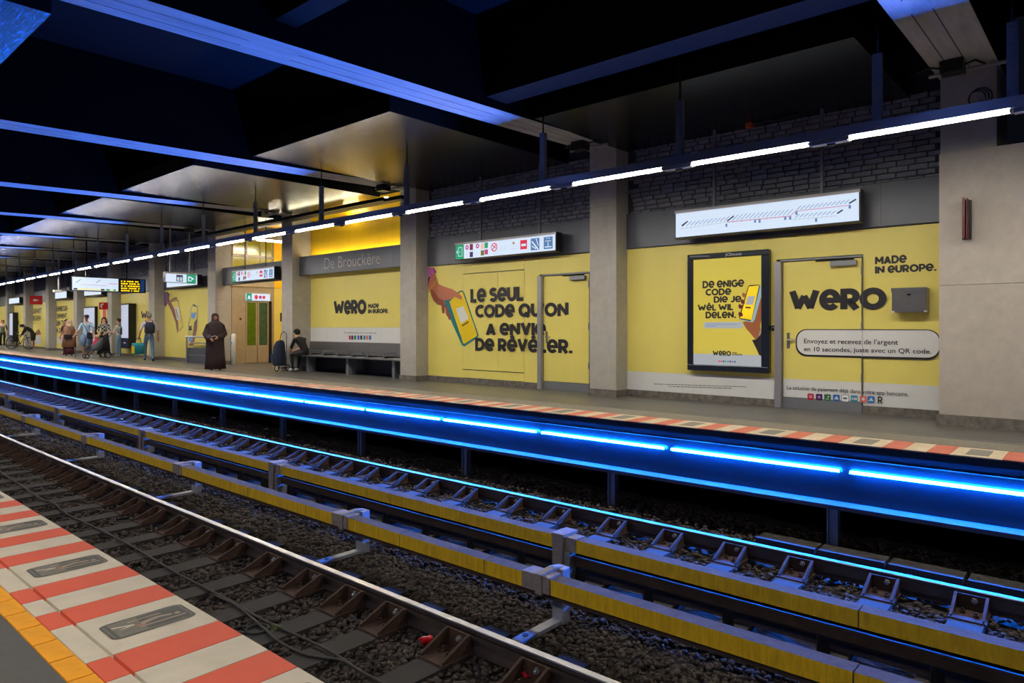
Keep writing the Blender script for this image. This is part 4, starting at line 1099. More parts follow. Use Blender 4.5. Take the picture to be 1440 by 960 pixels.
t2 = thing('added_fill_light', 'warm cove light lying behind the station name fascia', 'lamp', (-15.25, 10.93, 3.12))  # strip added out of sight behind the fascia to brighten the golden wall
b = MB(); b.box(-2.3, 2.3, -.03, .03, .03, .06, mat('lit_fill_tube', (.9, .8, .3), emit=(1, .9, .6), es=17)); b.build('diffuser', t2); b = MB(); b.box(-2.35, 2.35, -.05, .05, 0, .03, GREY); b.build('light_housing', t2)
t2 = thing('added_fill_light', 'warm strip light lying on the black cable tray before the golden panels', 'lamp', (-15.25, 10.25, 4.25))  # second added strip, concealed by the tray, evens the brightness of the golden wall
b = MB(); b.box(-2.2, 2.2, -.02, .02, .02, .05, MATS['lit_fill_tube']); b.build('diffuser', t2); b = MB(); b.box(-2.25, 2.25, -.03, .03, 0, .02, GREY); b.build('light_housing', t2)
# ---- bays beyond
def generic(i, cuts, white=True, step=None):
    a, c = bay(i)
    b = MB(); b.lbox(a, c, WY + .028, WY + .04, .1, TOPY, BLK); b.build('panel_backing', wl, long=True)
    xs = sorted([a, c] + cuts)
    for p, q in zip(xs[:-1], xs[1:]):
        b = MB(); b.box(p + .008, q - .008, WY, WY + .03, .118, TOPY - .005, YEL); part(b, 'yellow_panel', wl)
generic(4, [X(234.5), X(251), X(263.5)])
for i in (5, 6, 7, 8, 9, 10, 11, 12): generic(i, [])
b = MB()
ARM2 = mat('print_muted_arm', srgb(150, 96, 80), .5); SUIT = mat('print_dark_suit', srgb(60, 44, 60), .5)
# bay 4 print: arm with phone, second hand with phone
def C2(pts): return [(200 + x / 4.8, 330 + y / 4.8) for x, y in pts]
def pline(pts, wpx, m, off):
    q = [on_y(*p, WY) for p in C2(pts)]
    strokes(b, q, wpx, m, lambda x, z: (x, WY - off, z))
px_poly(b, C2([(122, 385), (170, 385), (184, 400), (180, 440), (160, 488), (140, 450), (124, 410)]), WY, SUIT, .005)
px_poly(b, C2([(150, 388), (168, 388), (178, 410), (172, 450), (160, 480)]), WY, mat('print_violet_stripes', srgb(140, 110, 150)), .006)
px_poly(b, C2([(166, 452), (184, 436), (212, 490), (240, 560), (246, 640), (236, 655), (226, 590), (196, 510)]), WY, ARM2, .005)
pline([(192, 450), (244, 442), (276, 620), (236, 660)], .03, ARM2, .006); pline([(192, 450), (214, 432), (236, 428)], .06, ARM2, .006)
px_poly(b, C2([(218, 490), (248, 488), (258, 570), (235, 575)]), WY, WHT, .007); pline([(228, 500), (244, 560)], .05, SUIT, .008)
px_poly(b, C2([(352, 590), (374, 560), (370, 640), (356, 700), (346, 745), (316, 748), (340, 690)]), WY, ARM2, .005)
pline([(326, 560), (330, 505), (345, 470), (374, 486), (374, 560), (350, 640), (346, 700), (316, 718), (314, 600), (326, 560)], .03, TEAL, .006)
pline([(344, 472), (362, 482)], .06, SUIT, .007)
px_poly(b, C2([(330, 530), (362, 525), (355, 570), (335, 560)]), WY, SBLUE, .007); px_poly(b, C2([(316, 695), (342, 680), (340, 715), (314, 715)]), WY, SBLUE, .007)
pline([(316, 615), (336, 640), (316, 640), (336, 615)], .05, INK, .0075)
flush_print(b, 'arms_and_phones_print')
b = MB()
px_text(b, 'WeRO', 198.5, 226, 437.5, 448, WY, INK, .24, .004)
px_text(b, 'Le ReMBOUR-', 74, 95.8, 431, 438.3, WY, INK, .22, .004); px_text(b, 'SeMeNT', 80, 94, 441, 448, WY, INK, .22, .004); px_text(b, "D'UN Te", 75.5, 92, 450.5, 458, WY, INK, .22, .004); px_text(b, "A L'", 79, 86, 461, 467.5, WY, INK, .22, .004)
px_text(b, 'IGRNeT', 45.5, 58.5, 434, 441, WY, INK, .22, .004); px_text(b, 'VeRGeeN', 43.5, 57.5, 444, 451, WY, INK, .22, .004); px_text(b, 'We', 22.5, 27, 451.5, 456.5, WY, INK, .22, .004)
px_poly(b, [(37, 429), (40, 430), (41, 444), (39, 448), (37, 452)], WY, ARM2, .004)
px_poly(b, [(49, 468), (55, 462), (58, 470), (52, 471)], WY, ARM2, .004)
flush_print(b, 'distant_lettering')
b = MB(); 
for (u0, u1, v0, v1) in ((80, 95, 473, 482), (45, 58, 472, 483)):
    x0, z0 = on_y(u0, v1, WY); x1, z1 = on_y(u1, v0, WY); quad(b, x0, x1, max(.12, z0), z1, WY, WHT, .004)
flush_print(b, 'white_print_strip')
# ================================================================== SIGNS AND SCREENS
YS = 10.5
def sign_box(name, label, x0, x1, z0, z1, th=.17, posts=(), top=.045, cat='sign', group=None):
    t = thing(name, label, cat, ((x0 + x1) / 2, YS, z0 - .02), 0, group); w = (x1 - x0) / 2; h = z1 - z0
    b = MB(); b.box(-w - .02, w + .02, .0, th, 0, h + .02 + top, BLK); b.box(-w - .02, w + .02, -.012, 0, h + .02, h + .02 + top, ALU); b.box(-w - .02, w + .02, -.012, 0, 0, .02, BLK); b.build('sign_casing', t)
    b = MB(); b.box(-w, w, -.010, 0, .02, h + .02, LITW); b.build('lit_panel', t)
    for x in posts:
        b = MB(); b.box(-.02, .02, -.02, .02, 0, 4.43 - (z1 + top), GALV); b.build('hanging_post', t, loc=(x - (x0 + x1) / 2, .09, h + .02 + top))
    return t, (x0 + x1) / 2, z0 - .02
class Loc:
    def __init__(s, xc, zc): s.b = MB(); s.xc = xc; s.zc = zc
    def pt(s, px, py, o): x, z = on_y(px, py, YS); return (x - s.xc, -.012 - o, z - s.zc)
    def poly(s, pts, m, o=.002): s.b.add([s.pt(*p, o) for p in pts], [tuple(range(len(pts)))], m)
    def line(s, p, q, wd, m, o=.003):
        a = s.pt(*p, o); c = s.pt(*q, o); d = Vector((c[0] - a[0], 0, c[2] - a[2])); n = Vector((-d.z, 0, d.x)).normalized() * wd / 2
        s.b.add([(a[0] + n.x, a[1], a[2] + n.z), (c[0] + n.x, c[1], c[2] + n.z), (c[0] - n.x, c[1], c[2] - n.z), (a[0] - n.x, a[1], a[2] - n.z)], [(0, 1, 2, 3)], m)
    def circ(s, px, py, r, m, o=.003, inner=None):
        x, y, z = s.pt(px, py, o); s.b.add([(x + r * math.cos(k * .3927), y, z + r * math.sin(k * .3927)) for k in range(16)], [tuple(range(16))], m)
        if inner: s.b.add([(x + r * .66 * math.cos(k * .3927), y - .001, z + r * .66 * math.sin(k * .3927)) for k in range(16)], [tuple(range(16))], inner)
    def rect(s, px, py, w_, h_, m, o=.003):
        x, y, z = s.pt(px, py, o); s.b.add([(x - w_ / 2, y, z - h_ / 2), (x + w_ / 2, y, z - h_ / 2), (x + w_ / 2, y, z + h_ / 2), (x - w_ / 2, y, z + h_ / 2)], [(0, 1, 2, 3)], m)
# line map sign, bay 0
t, xc, zc = sign_box('line_map_sign', 'long lit line map sign with a pink route line, above the framed poster', -5.568, -2.747, 2.738, 3.135, posts=(-4.93, -3.27))
L = Loc(xc, zc); q = lambda x, y: (940 + x / 5.143, 260 + y / 5.143)
L.line(q(90, 320), q(430, 268), .010, SPALE); L.line(q(430, 268), q(880, 226), .014, SLINE); L.line(q(880, 226), q(920, 190), .012, SLINE); L.line(q(920, 190), q(1310, 148), .012, SLINE); L.line(q(895, 250), q(1215, 225), .010, SPALE)
for k in range(11): x = 110 + k * 30; L.line(q(x, 300 - k * 4), q(x + 36, 268 - k * 4), .008, SDARK if k % 3 == 0 else SBLUE); L.circ(*q(x, 312 - k * 4.2), .012, SPALE)
for k in range(15): x = 440 + k * 30; L.line(q(x, 258 - k * 3), q(x + 40, 218 - k * 3), .008, SBLUE); L.circ(*q(x + 4, 270 - k * 3), .012, SLINE if k % 2 else SPALE)
for k in range(12): x = 925 + k * 31; L.line(q(x, 182 - k * 4), q(x + 34, 152 - k * 4), .008, SBLUE)
for k in range(9): x = 915 + k * 32; L.line(q(x, 238 - k * 3), q(x + 32, 212 - k * 3), .008, SBLUE); L.circ(*q(x, 252 - k * 3), .012, SPALE)
for a, b_ in (((105, 295), (150, 262)), ((430, 262), (478, 225)), ((1300, 136), (1350, 105)), ((1215, 208), (1255, 182))): L.line(q(*a), q(*b_), .022, SDARK)
for a in ((425, 292), (630, 262), (662, 262), (845, 242), (880, 240), (1065, 255), (1305, 160), (925, 205)): L.rect(*q(*a), .03, .05, SBLUE)
L.b.build('map_print', t)
# pictogram sign, bay 1 (and its twin in the lift bay)
def picto_sign(x0, x1, z0, z1, label, posts, mapx):
    t, xc, zc = sign_box('pictogram_sign', label, x0, x1, z0, z1, posts=posts)
    b = MB(); Wd = x1 - x0; h = z1 - z0
    o0 = -.014
    def U(u, v): return (-Wd / 2 + u * Wd, .02 + v * h)
    def rect(u0, u1, v0, v1, m, o=0): a = U(u0, v0); c = U(u1, v1); b.add([(a[0], o0 - o, a[1]), (c[0], o0 - o, a[1]), (c[0], o0 - o, c[1]), (a[0], o0 - o, c[1])], [(0, 1, 2, 3)], m)
    def circ(u, v, r, m, o=0): a = U(u, v); b.add([(a[0] + r * math.cos(k * .3927), o0 - o, a[1] + r * math.sin(k * .3927)) for k in range(16)], [tuple(range(16))], m)
    def ln(u0, v0, u1, v1, wd, m, o=.001):
        a = Vector(U(u0, v0)); c = Vector(U(u1, v1)); d = c - a; n = Vector((-d.y, d.x)).normalized() * wd / 2
        b.add([(p[0], o0 - o, p[1]) for p in (a + n, c + n, c - n, a - n)], [(0, 1, 2, 3)], m)
    rect(0, .095, 0, 1, SGREEN)
    for s_ in ((.035, .2, .075, .2), (.075, .2, .075, .8), (.075, .8, .035, .8), (.035, .8, .035, .62), (.035, .2, .035, .38), (.012, .5, .055, .5), (.012, .5, .035, .66), (.012, .5, .035, .34)): ln(*s_, .012, LITW)
    circ(.13, .76, .05, SPURP); circ(.13, .76, .02, LITW, .001); rect(.16, .195, .55, .97, SWINE); rect(.16, .195, .06, .42, mat('lit_plum', srgb(70, 40, 90), emit=srgb(80, 45, 100), es=.8))
    circ(.245, .78, .05, SPURP); circ(.245, .78, .02, LITW, .001); rect(.28, .315, .55, .9, mat('lit_peach', srgb(240, 190, 170), emit=srgb(240, 190, 170), es=.9)); rect(.32, .355, .58, .95, SGREEN); rect(.28, .315, .1, .45, SOLIV); rect(.32, .355, .15, .48, SPURP)
    circ(.42, .58, .09, SRED); circ(.42, .58, .07, LITW, .001); ln(.40, .4, .44, .75, .02, SRED, .002); ln(.40, .75, .44, .5, .02, SRED, .002)
    for k in range(4): ln(.49 + k * .018, .3, .49 + k * .018, .62, .008, SPALE)
    circ(.615, .72, .03, mat('lit_tan', srgb(190, 150, 120), emit=srgb(190, 150, 120), es=.8)); ln(.59, .5, .65, .5, .008, SPALE); ln(.59, .35, .65, .35, .008, SPALE)
    rect(.68, .745, .25, .85, SRED); rect(.69, .735, .45, .6, LITW, .001)
    rect(.78, .86, .12, .88, SBLUE); ln(.79, .7, .85, .15, .03, LITW); ln(.83, .85, .85, .4, .02, LITW); ln(.79, .4, .83, .2, .02, LITW)
    rect(.90, .98, .12, .88, SBLUE); ln(.91, .25, .97, .25, .02, LITW); ln(.94, .3, .94, .55, .02, LITW); ln(.915, .62, .965, .62, .014, LITW); ln(.93, .75, .93, .82, .02, LITW); ln(.95, .75, .95, .82, .02, LITW)
    b.build('pictogram_print', t)
picto_sign(-10.921, -8.181, 2.715, 3.022, 'lit pictogram sign above the hand and phone print, left of the concrete column', (-10.256, -8.64), None)
picto_sign(-21.346, -18.762, 2.675, 2.98, 'lit pictogram sign on the dark fascia in front of the lift', (), None)
# thin rods of the lift bay sign
b = MB(); b.tube([(-20.7, 10.6, 3.04), (-20.7, 10.6, 4.43)], .016, BLK, 6); o = part(b, 'sign_rod', [x for x in SC.objects if x.name == 'pictogram_sign.001'][0]); o.location = (-.65, .09, .4)
o2 = o.copy(); COL.objects.link(o2); o2.location = (.65, .09, .4)
# map sign of bay 4 and farther wall signs
for k, (u0, u1, lb) in enumerate(((235, 277, 'white lit map sign close behind the green exit sign'), (119, 142, 'far lit sign partly under the departure board'), (78, 93.5, 'far lit sign left of the column with the camera'), (13, 27, 'farthest lit sign, near the left edge'))):
    x0 = on_y(u0, 400, YS)[0]; x1 = on_y(u1, 400, YS)[0]
    t, xc, zc = sign_box('wall_map_sign', lb, x0, x1, 2.70, 3.0, posts=(x0 + .5, x1 - .5), group='distant lit wall signs')
    b = MB()
    for j in range(6): b.add([(-.9 + j * .3, -.014, .10), (-.86 + j * .3, -.014, .10), (-.78 + j * .3, -.014, .2), (-.82 + j * .3, -.014, .2)], [(0, 1, 2, 3)], SPALE if k != 1 else SRED)
    b.build('map_print', t)
# signs hung across the platform, facing the viewer's end
def cross_sign(name, label, x, y0, y1, z0, z1, cat='sign'):
    t = thing(name, label, cat, (x, (y0 + y1) / 2, z0)); w = (y1 - y0) / 2; h = z1 - z0
    b = MB(); b.box(-.16, 0, -w, w, 0, h, BLK); b.build('sign_casing', t)
    return t, w, h
def cq(b, y0, y1, z0, z1, m, o=.004): b.add([(o, y0, z0), (o, y1, z0), (o, y1, z1), (o, y0, z1)], [(0, 1, 2, 3)], m)
t, w_, h_ = cross_sign('exit_sign', 'lit white and green exit sign with a lift pictogram, hung across the platform', -22.8, 8.99, 9.95, 2.66, 2.99)
b = MB(); cq(b, -w_ + .01, w_ - .3, .01, h_ - .05, LITW); cq(b, w_ - .3, w_ - .01, .01, h_ - .05, SGREEN); cq(b, -w_, w_, h_ - .045, h_, ALU)
cq(b, -.14, .06, .04, h_ - .08, SDARK, .006); cq(b, -.12, -.05, .06, .18, SPALE, .008); cq(b, -.03, .04, .06, .18, SPALE, .008)
b.add([(.006, w_ - .25, .06), (.006, w_ - .14, .06), (.006, w_ - .14, .1), (.006, w_ - .06, .14), (.006, w_ - .14, .2), (.006, w_ - .25, .22)], [tuple(range(6))], LITW); cq(b, w_ - .22, w_ - .15, .09, .17, SGREEN, .008)
b.build('sign_print', t)
for y in (-.3, .3): b = MB(); b.box(-.1, -.06, -.02, .02, 0, 4.43 - 2.99, GALV); b.build('hanging_post', t, loc=(0, y, h_))
t, w_, h_ = cross_sign('departure_board', 'wide hanging board with white route map and amber departure text', -28.5, 7.9, 10.4, 2.55, 3.08)
b = MB(); cq(b, -w_ + .03, .29, .03, h_ - .03, LITW); cq(b, -w_ + .05, .27, .04, .10, mat('lit_pale_yellow', srgb(240, 235, 170), emit=srgb(240, 235, 180), es=.9), .006)
for y0 in (-1.18, -.3): cq(b, y0, y0 + .12, .04, .10, SDARK, .008)
cq(b, -.12, 0, .04, .10, SGREEN, .008); cq(b, .12, .2, .04, .10, SGREEN, .008)
for (y0, z0, y1, z1, m) in ((-1.1, .3, -.95, .42, SDARK), (-.45, .32, -.3, .44, SDARK), (-.95, .24, -.1, .22, SLINE), (-.05, .3, .25, .31, SRED), (.1, .22, .2, .3, SPALE)):
    d = Vector((y1 - y0, z1 - z0)); n = Vector((-d.y, d.x)).normalized() * .008
    b.add([(.008, y0 + n.x, z0 + n.y), (.008, y1 + n.x, z1 + n.y), (.008, y1 - n.x, z1 - n.y), (.008, y0 - n.x, z0 - n.y)], [(0, 1, 2, 3)], m)
b.build('route_map_screen', t)
b = MB(); rr = random.Random(4)
for r_ in range(5):
    y = .38; z = .44 - r_ * .088
    while y < 1.02:
        l = rr.uniform(.03, .09); cq(b, y, min(1.03, y + l), z - .045, z, AMBER); y += l + .015 + (rr.random() < .25) * .04
cq(b, 1.06, 1.2, .03, h_ - .03, mat('lit_dim_blue', srgb(20, 60, 110), emit=srgb(20, 60, 110), es=.7)); b.build('amber_text', t)
for y in (-.75, .6): b = MB(); b.box(-.1, -.06, -.025, .025, 0, 4.43 - 3.08, BLK); b.build('hanging_post', t, loc=(0, y, h_))
# red emergency-phone sign, red arrow sign, red strip on a column
t = thing('phone_sign', 'red square sign with a white telephone, on the column behind the group', 'sign', (-33.2, 10.42, 2.0))
b = MB(); b.box(-.02, 0, -.28, .06, 0, .30, REDS); b.build('sign_plate', t)
b = MB(); b.add([(.003, -.20 + .10 * math.cos(a) + .06, .15 + .10 * math.sin(a)) for a in [1.2 + k * .35 for k in range(10)]] + [(.003, -.20 + .05 * math.cos(a) + .07, .15 + .06 * math.sin(a)) for a in [1.2 + k * .35 for k in range(10)][::-1]], [tuple(range(20))], WHT); b.build('phone_print', t)
t = thing('red_hanging_sign', 'red hanging sign with a white mark, far left', 'sign', (-44, 10.1, 2.45))
b = MB(); b.box(-.03, 0, -.28, .30, 0, .46, REDS); b.build('sign_plate', t); b = MB(); cq(b, -.12, .04, .18, .28, WHT); cq(b, .08, .12, .2, .25, WHT); b.build('arrow_print', t)
b = MB(); b.tube([(-.015, -.1, 0), (-.015, -.1, 1.6)], .012, GALV, 6); b.build('hanging_post', t, loc=(0, 0, .46))
b = MB(); b.box(-.18, .18, -.012, 0, 0, .82, mat('red_poster', srgb(220, 70, 70), .5)); o = b.build('red_notice', loc=(-33.75, 10.495, 1.45)); tag(o, 'tall narrow red notice on the column behind the plaid shirt', 'notice')
# poster boxes on the far bays
def poster_box(px0, px1, z0, z1, label, depth, dark):
    x0 = on_y(px0, 450, WY - depth)[0]; x1 = on_y(px1, 450, WY - depth)[0]; w = (x1 - x0) / 2
    t = thing('poster_box', label, 'poster', ((x0 + x1) / 2, WY - depth, z0)); h = z1 - z0
    b = MB(); b.box(-w - .04, w + .04, .01, depth - .012, 0, h, BLK); b.build('poster_case', t)
    b = MB(); b.box(-w, w, 0, .01, .05 + (.38 if dark else 0), h - .06, mat('lit_lilac_poster', srgb(205, 212, 232), emit=srgb(205, 212, 235), es=.75)); 
    if dark: b.box(-w, w, 0, .01, .05, .42, mat('poster_navy', srgb(14, 26, 70), .4))
    b.build('poster_sheet', t)
    b = MB()
    for k in range(3 if dark else 0): b.add([(-w * .2, -.003, h * (.78 - k * .07)), (w * .6, -.003, h * (.78 - k * .07)), (w * .6, -.003, h * (.815 - k * .07)), (-w * .2, -.003, h * (.815 - k * .07))], [(0, 1, 2, 3)], SPALE)
    b.add([(-w * .3, -.003, .2), (w * .3, -.003, .2), (w * .3, -.003, .26), (-w * .3, -.003, .26)], [(0, 1, 2, 3)], WHT)
    b.build('poster_print', t)
poster_box(170.5, 180, .36, 2.22, 'tall lilac lit poster in a deep black case, right of the youth', .30, True)
poster_box(118, 132.5, .35, 2.20, 'pale blue lit poster with rounded frame behind the man in the cap', .14, False)
poster_box(13.5, 17.5, .30, 2.15, 'farthest tall lit poster in a deep black case at the left', .30, True)
# camera on a drop pole
t = thing('platform_camera', 'small white camera on a pale drop pole, over the headscarf group', 'camera', (-34.25, 8.9, 2.72))
b = MB(); b.tube([(0, 0, .08), (0, 0, 1.71)], .035, ALU, 8); b.build('drop_pole', t); b = MB(); b.box(-.08, .08, -.2, .1, 0, .1, WHT); b.build('camera_body', t, bevel=.02)
# leaning rail with grey panel in bay 4
x0 = on_y(262, 473, 10.5)[0]; x1 = COLX[4] - CW
t = thing('leaning_rail', 'steel leaning rail with grey panel below, left of the lift column', 'rail', ((x0 + x1) / 2, 10.55, 0)); w = (x1 - x0) / 2
b = MB(); b.tube([(-w, -.05, .91), (w - .02, -.05, .91)], .03, STEEL, 8); b.tube([(-w + .02, -.05, .70), (w - .02, -.05, .70)], .02, STEEL, 8); b.build('handrail', t)
for s_ in (-w + .05, w - .08): b = MB(); b.box(-.025, .025, -.07, -.03, 0, .91, GREY); b.build('rail_post', t, loc=(s_, 0, 0))
b = MB(); b.box(-w, w - .02, 0, .28, 0, .52, FASC); b.box(-w, w - .02, -.01, 0, .26, .29, GREY); b.build('lower_panel', t)
# ceiling clutter
for i, xr in enumerate(COLX[:6]):
    b = MB(); xa = xr - (CW if i else -.02); b.tube([(xa - .1, 10.05, zb(10) - .05), (xr + (.75 if i == 0 else .12), 10.05, zb(10) - .05)], .025, ALU, 8)
    o = b.build('conduit_pipe'); c = centre(b); o.data = b.mesh('conduit_pipe'); o.location = c; tag(o, 'grey conduit pipe under the ceiling beam over the %s column from the right' % ORD[i], 'pipe', 'conduits at the beam ends')
    t = thing('junction_box', 'black junction box at the beam end over the %s column from the right' % ORD[i], 'junction box', (xr - .25 if i else xr + .22, 9.75, zb(9.75) - .15), 0, 'junction boxes at the beam ends')
    b = MB(); b.box(-.12, .12, -.1, .12, 0, .14, BLK); b.build('box_body', t); b = MB(); b.tube([(-.12, 0, .08), (-.25, .02, .13), (-.4, .1, .12)], .014, BLK, 6); b.tube([(.12, 0, .08), (.22, .08, .13), (.3, .2, .1)], .014, BLK, 6); b.build('cable_tail', t)
x, z = on_y(1376, 142, 10.4)
t = thing('cable_coil', 'loose loop of black cable with pale plug on the column top at the right', 'cable', (x, 10.26, z))
for k in range(3): b = MB(); b.ring((k * .02, 0, 0), .09 + .015 * k, .007, BLK, 'y', 20, 5); b.build('cable_loop', t)
b = MB(); b.box(.02, .12, -.03, .02, -.06, -.02, GREY); b.build('plug', t)
b = MB(); b.lbox(-22.4, -12.4, 10.15, 10.35, 4.17, 4.25, BLK); o = b.build('cable_tray', long=True); tag(o, 'black cable tray hung in front of the golden panels', 'cable tray')
b = MB(); b.lbox(-22.4, -12.4, 9.62, 9.70, 4.05, 4.13, BLK); o = b.build('cable_tray', long=True); tag(o, 'slimmer black tray parallel to and in front of the wide one', 'cable tray')
x, z = on_y(1047, 164, 10.4); b = MB(); b.box(-.05, .05, -.05, .05, 0, .07, mat('orange_plastic', srgb(190, 80, 30))); b.tube([(.05, 0, .05), (.35, 0, .05), (.4, 0, .03), (.75, 0, .05)], .012, BLK, 6)
o = b.build('orange_sensor', loc=(x, 10.6, 4.36)); tag(o, 'tiny orange sensor with black cable under the suspended ceiling at the brick wall', 'sensor')
# ================================================================== PEOPLE
def V3(*a): return Vector(a)
BASEJ = dict(pelvis=(0, 0, .93), waist=(0, 0, 1.06), chest=(0, 0, 1.25), upper=(0, 0, 1.38), neck=(0, .005, 1.47), jaw=(0, .025, 1.55), head=(0, .015, 1.62), crown=(0, 0, 1.68),
    shL=(-.17, 0, 1.38), elL=(-.23, -.02, 1.11), wrL=(-.24, .06, .88), shR=(.17, 0, 1.38), elR=(.23, -.02, 1.11), wrR=(.24, .06, .88),
    hiL=(-.09, 0, .88), knL=(-.10, .02, .48), anL=(-.10, 0, .09), toL=(-.12, .15, .035), hiR=(.09, 0, .88), knR=(.10, .02, .48), anR=(.10, 0, .09), toR=(.12, .15, .035))
RAD = dict(pelvis=.135, waist=.125, chest=.145, upper=.11, neck=.052, jaw=.062, head=.088, crown=.06, sh=.066, el=.044, wr=.028, hi=.09, kn=.062, an=.042, to=.034)
EDG = [('pelvis', 'waist', 'top'), ('waist', 'chest', 'top'), ('chest', 'upper', 'top'), ('upper', 'neck', 'skin'), ('neck', 'jaw', 'skin'), ('jaw', 'head', 'skin'), ('head', 'crown', 'skin'),
       ('upper', 'shL', 'top'), ('shL', 'elL', 'sleeve'), ('elL', 'wrL', 'fore'), ('upper', 'shR', 'top'), ('shR', 'elR', 'sleeve'), ('elR', 'wrR', 'fore'),
       ('pelvis', 'hiL', 'leg'), ('hiL', 'knL', 'leg'), ('knL', 'anL', 'shin'), ('anL', 'toL', 'shoe'), ('pelvis', 'hiR', 'leg'), ('hiR', 'knR', 'leg'), ('knR', 'anR', 'shin'), ('anR', 'toR', 'shoe')]
def person(label, x, y, rz, J, m, H=1.70, rad={}, group=None, z=0, cat='person'):
    t = thing('person', label, cat, (x, y, z), R(rz), group); k = H / 1.74
    Jn = {a: Vector(b) * k for a, b in {**BASEJ, **J}.items()}
    names = list(Jn); idx = {n: i for i, n in enumerate(names)}
    vs = [Jn[n] for n in names]; rr = [{**RAD, **rad}.get(n, {**RAD, **rad}.get(n[:2], .05)) * k for n in names]
    es = [(idx[a], idx[b]) for a, b, _ in EDG]; seg = [(Jn[a], Jn[b], l) for a, b, l in EDG]
    for s_ in 'LR':
        wv = Jn['wr' + s_]; el = Jn['el' + s_]; d = (wv - el).normalized(); side = d.cross(V3(0, 0, 1))
        if side.length < .2: side = V3(0, 1, 0)
        side.normalize(); up = side.cross(d).normalized()
        palm = wv + d * .055 * k; pi_ = len(vs); vs.append(palm); rr.append(.030 * k); es.append((idx['wr' + s_], pi_)); seg.append((wv, palm, 'skin'))
        for f, (o_, ln) in enumerate(((-.030, .060), (-.011, .072), (.009, .068), (.027, .052))):
            a = palm + side * o_ * k + d * .028 * k; b = a + d * ln * .55 * k - up * .006 * k; c = b + d * ln * .4 * k - up * .022 * k
            i0 = len(vs); vs += [a, b, c]; rr += [.0105 * k, .0095 * k, .008 * k]; es += [(pi_, i0), (i0, i0 + 1), (i0 + 1, i0 + 2)]; seg += [(a, b, 'skin'), (b, c, 'skin')]
        a = palm + side * (-.035) * k * (1 if s_ == 'L' else 1) - up * .01 * k; b = a - side * .02 * k + d * .03 * k
        i0 = len(vs); vs += [a, b]; rr += [.012 * k, .010 * k]; es += [(pi_, i0), (i0, i0 + 1)]; seg.append((a, b, 'skin'))
    me = bpy.data.meshes.new('body_cage'); me.from_pydata([tuple(v) for v in vs], es, [])
    ob = bpy.data.objects.new('body_cage', me); COL.objects.link(ob)
    sk = ob.modifiers.new('s', 'SKIN'); sk.branch_smoothing = .6
    for i, v in enumerate(me.skin_vertices[0].data): v.radius = (rr[i], rr[i]); v.use_root = (i == 0)
    su = ob.modifiers.new('u', 'SUBSURF'); su.levels = 1; su.render_levels = 1
    dg = bpy.context.evaluated_depsgraph_get(); dg.update()
    nm = bpy.data.meshes.new_from_object(ob.evaluated_get(dg)); bpy.data.objects.remove(ob); nm.name = 'body'
    keys = ['skin', 'top', 'sleeve', 'fore', 'leg', 'shin', 'shoe']; nm.materials.clear()
    for q in keys: nm.materials.append(m[q])
    A = np.array([s[0][:] for s in seg]); B = np.array([s[1][:] for s in seg]); lab = [keys.index(s[2]) for s in seg]; D = B - A; DD = (D * D).sum(1) + 1e-9
    for p in nm.polygons:
        c = np.array(p.center[:]); u = np.clip(((c - A) * D).sum(1) / DD, 0, 1); dist = np.linalg.norm(A + D * u[:, None] - c, axis=1)
        p.material_index = lab[int(dist.argmin())]; p.use_smooth = True
    o = bpy.data.objects.new('body', nm); COL.objects.link(o); o.parent = t
    # face
    hd = Jn['head']; f = (V3(hd.x, hd.y, 0) - V3(Jn['crown'].x, Jn['crown'].y, 0)); f = (J.get('_f') or V3(0, 1, 0))
    b = MB(); r_ = V3(f.y, -f.x, 0); h0 = hd - V3(0, 0, .01 * k)
    b.ball(h0 + f * .088 * k - V3(0, 0, .012 * k), .014 * k, m['skin'], 8, 5, 1, 1, 1.5)
    for s_ in (-1, 1): b.ball(h0 + f * .075 * k + r_ * s_ * .03 * k + V3(0, 0, .014 * k), .010 * k, INK, 6, 4); b.ball(h0 + r_ * s_ * .088 * k, .020 * k, m['skin'], 8, 5, .5, .8, 1.3)
    b.ball(h0 + f * .076 * k - V3(0, 0, .045 * k), .014 * k, mat('lips', srgb(150, 84, 76)), 8, 4, 1.3, 1, .4); b.build('face', t, smooth=True)
    return t, {n: v for n, v in Jn.items()}, k
def hair(t, J, k, m, name='hair', back=.02, sc=1.0, low=0, cut=.02):
    h = J['head']; b = MB(); f = V3(0, 1, 0)
    b.ball((h.x, h.y - back * k, h.z + .022 * k), .098 * k * sc, m, 14, 8, 1, 1.06, .95)
    b.v = [(p[0], p[1], max(p[2], h.z - low * k) if p[1] > h.y - .03 * k else max(p[2], h.z - (.06 + low) * k)) for p in b.v]
    # keep the face free
    b.v = [(p[0], min(p[1], h.y + cut * k) if p[2] < h.z + .05 * k else p[1], p[2]) for p in b.v]
    return b.build(name, t, smooth=True)
def M6(skin, top, leg, shoe, sleeve=None, fore=None, shin=None): return dict(skin=skin, top=top, sleeve=sleeve or top, fore=fore or skin, leg=leg, shin=shin or leg, shoe=shoe)
def backpack(t, k, m, y=-.20, z=1.02, sx=.17, h=.40, name='backpack_part'):
    b = MB(); b.loft([((0, y, z), sx * .8, .07), ((0, y, z + .05), sx, .10), ((0, y, z + h * .7), sx * .95, .09), ((0, y, z + h), sx * .6, .05)], m, 16)
    return b
FAB = lambda n, c, **kw: mat(n, c, .85, **kw)
ABA = FAB('abaya_cloth', srgb(46, 30, 34), bump=.2, bscale=30); NAVY = FAB('navy_cloth', srgb(34, 42, 66)); BLKC = FAB('black_cloth', srgb(26, 26, 30)); JEAN = FAB('jeans', srgb(84, 112, 140), noise=.15); JEANL = FAB('pale_jeans', srgb(150, 172, 196), noise=.1)
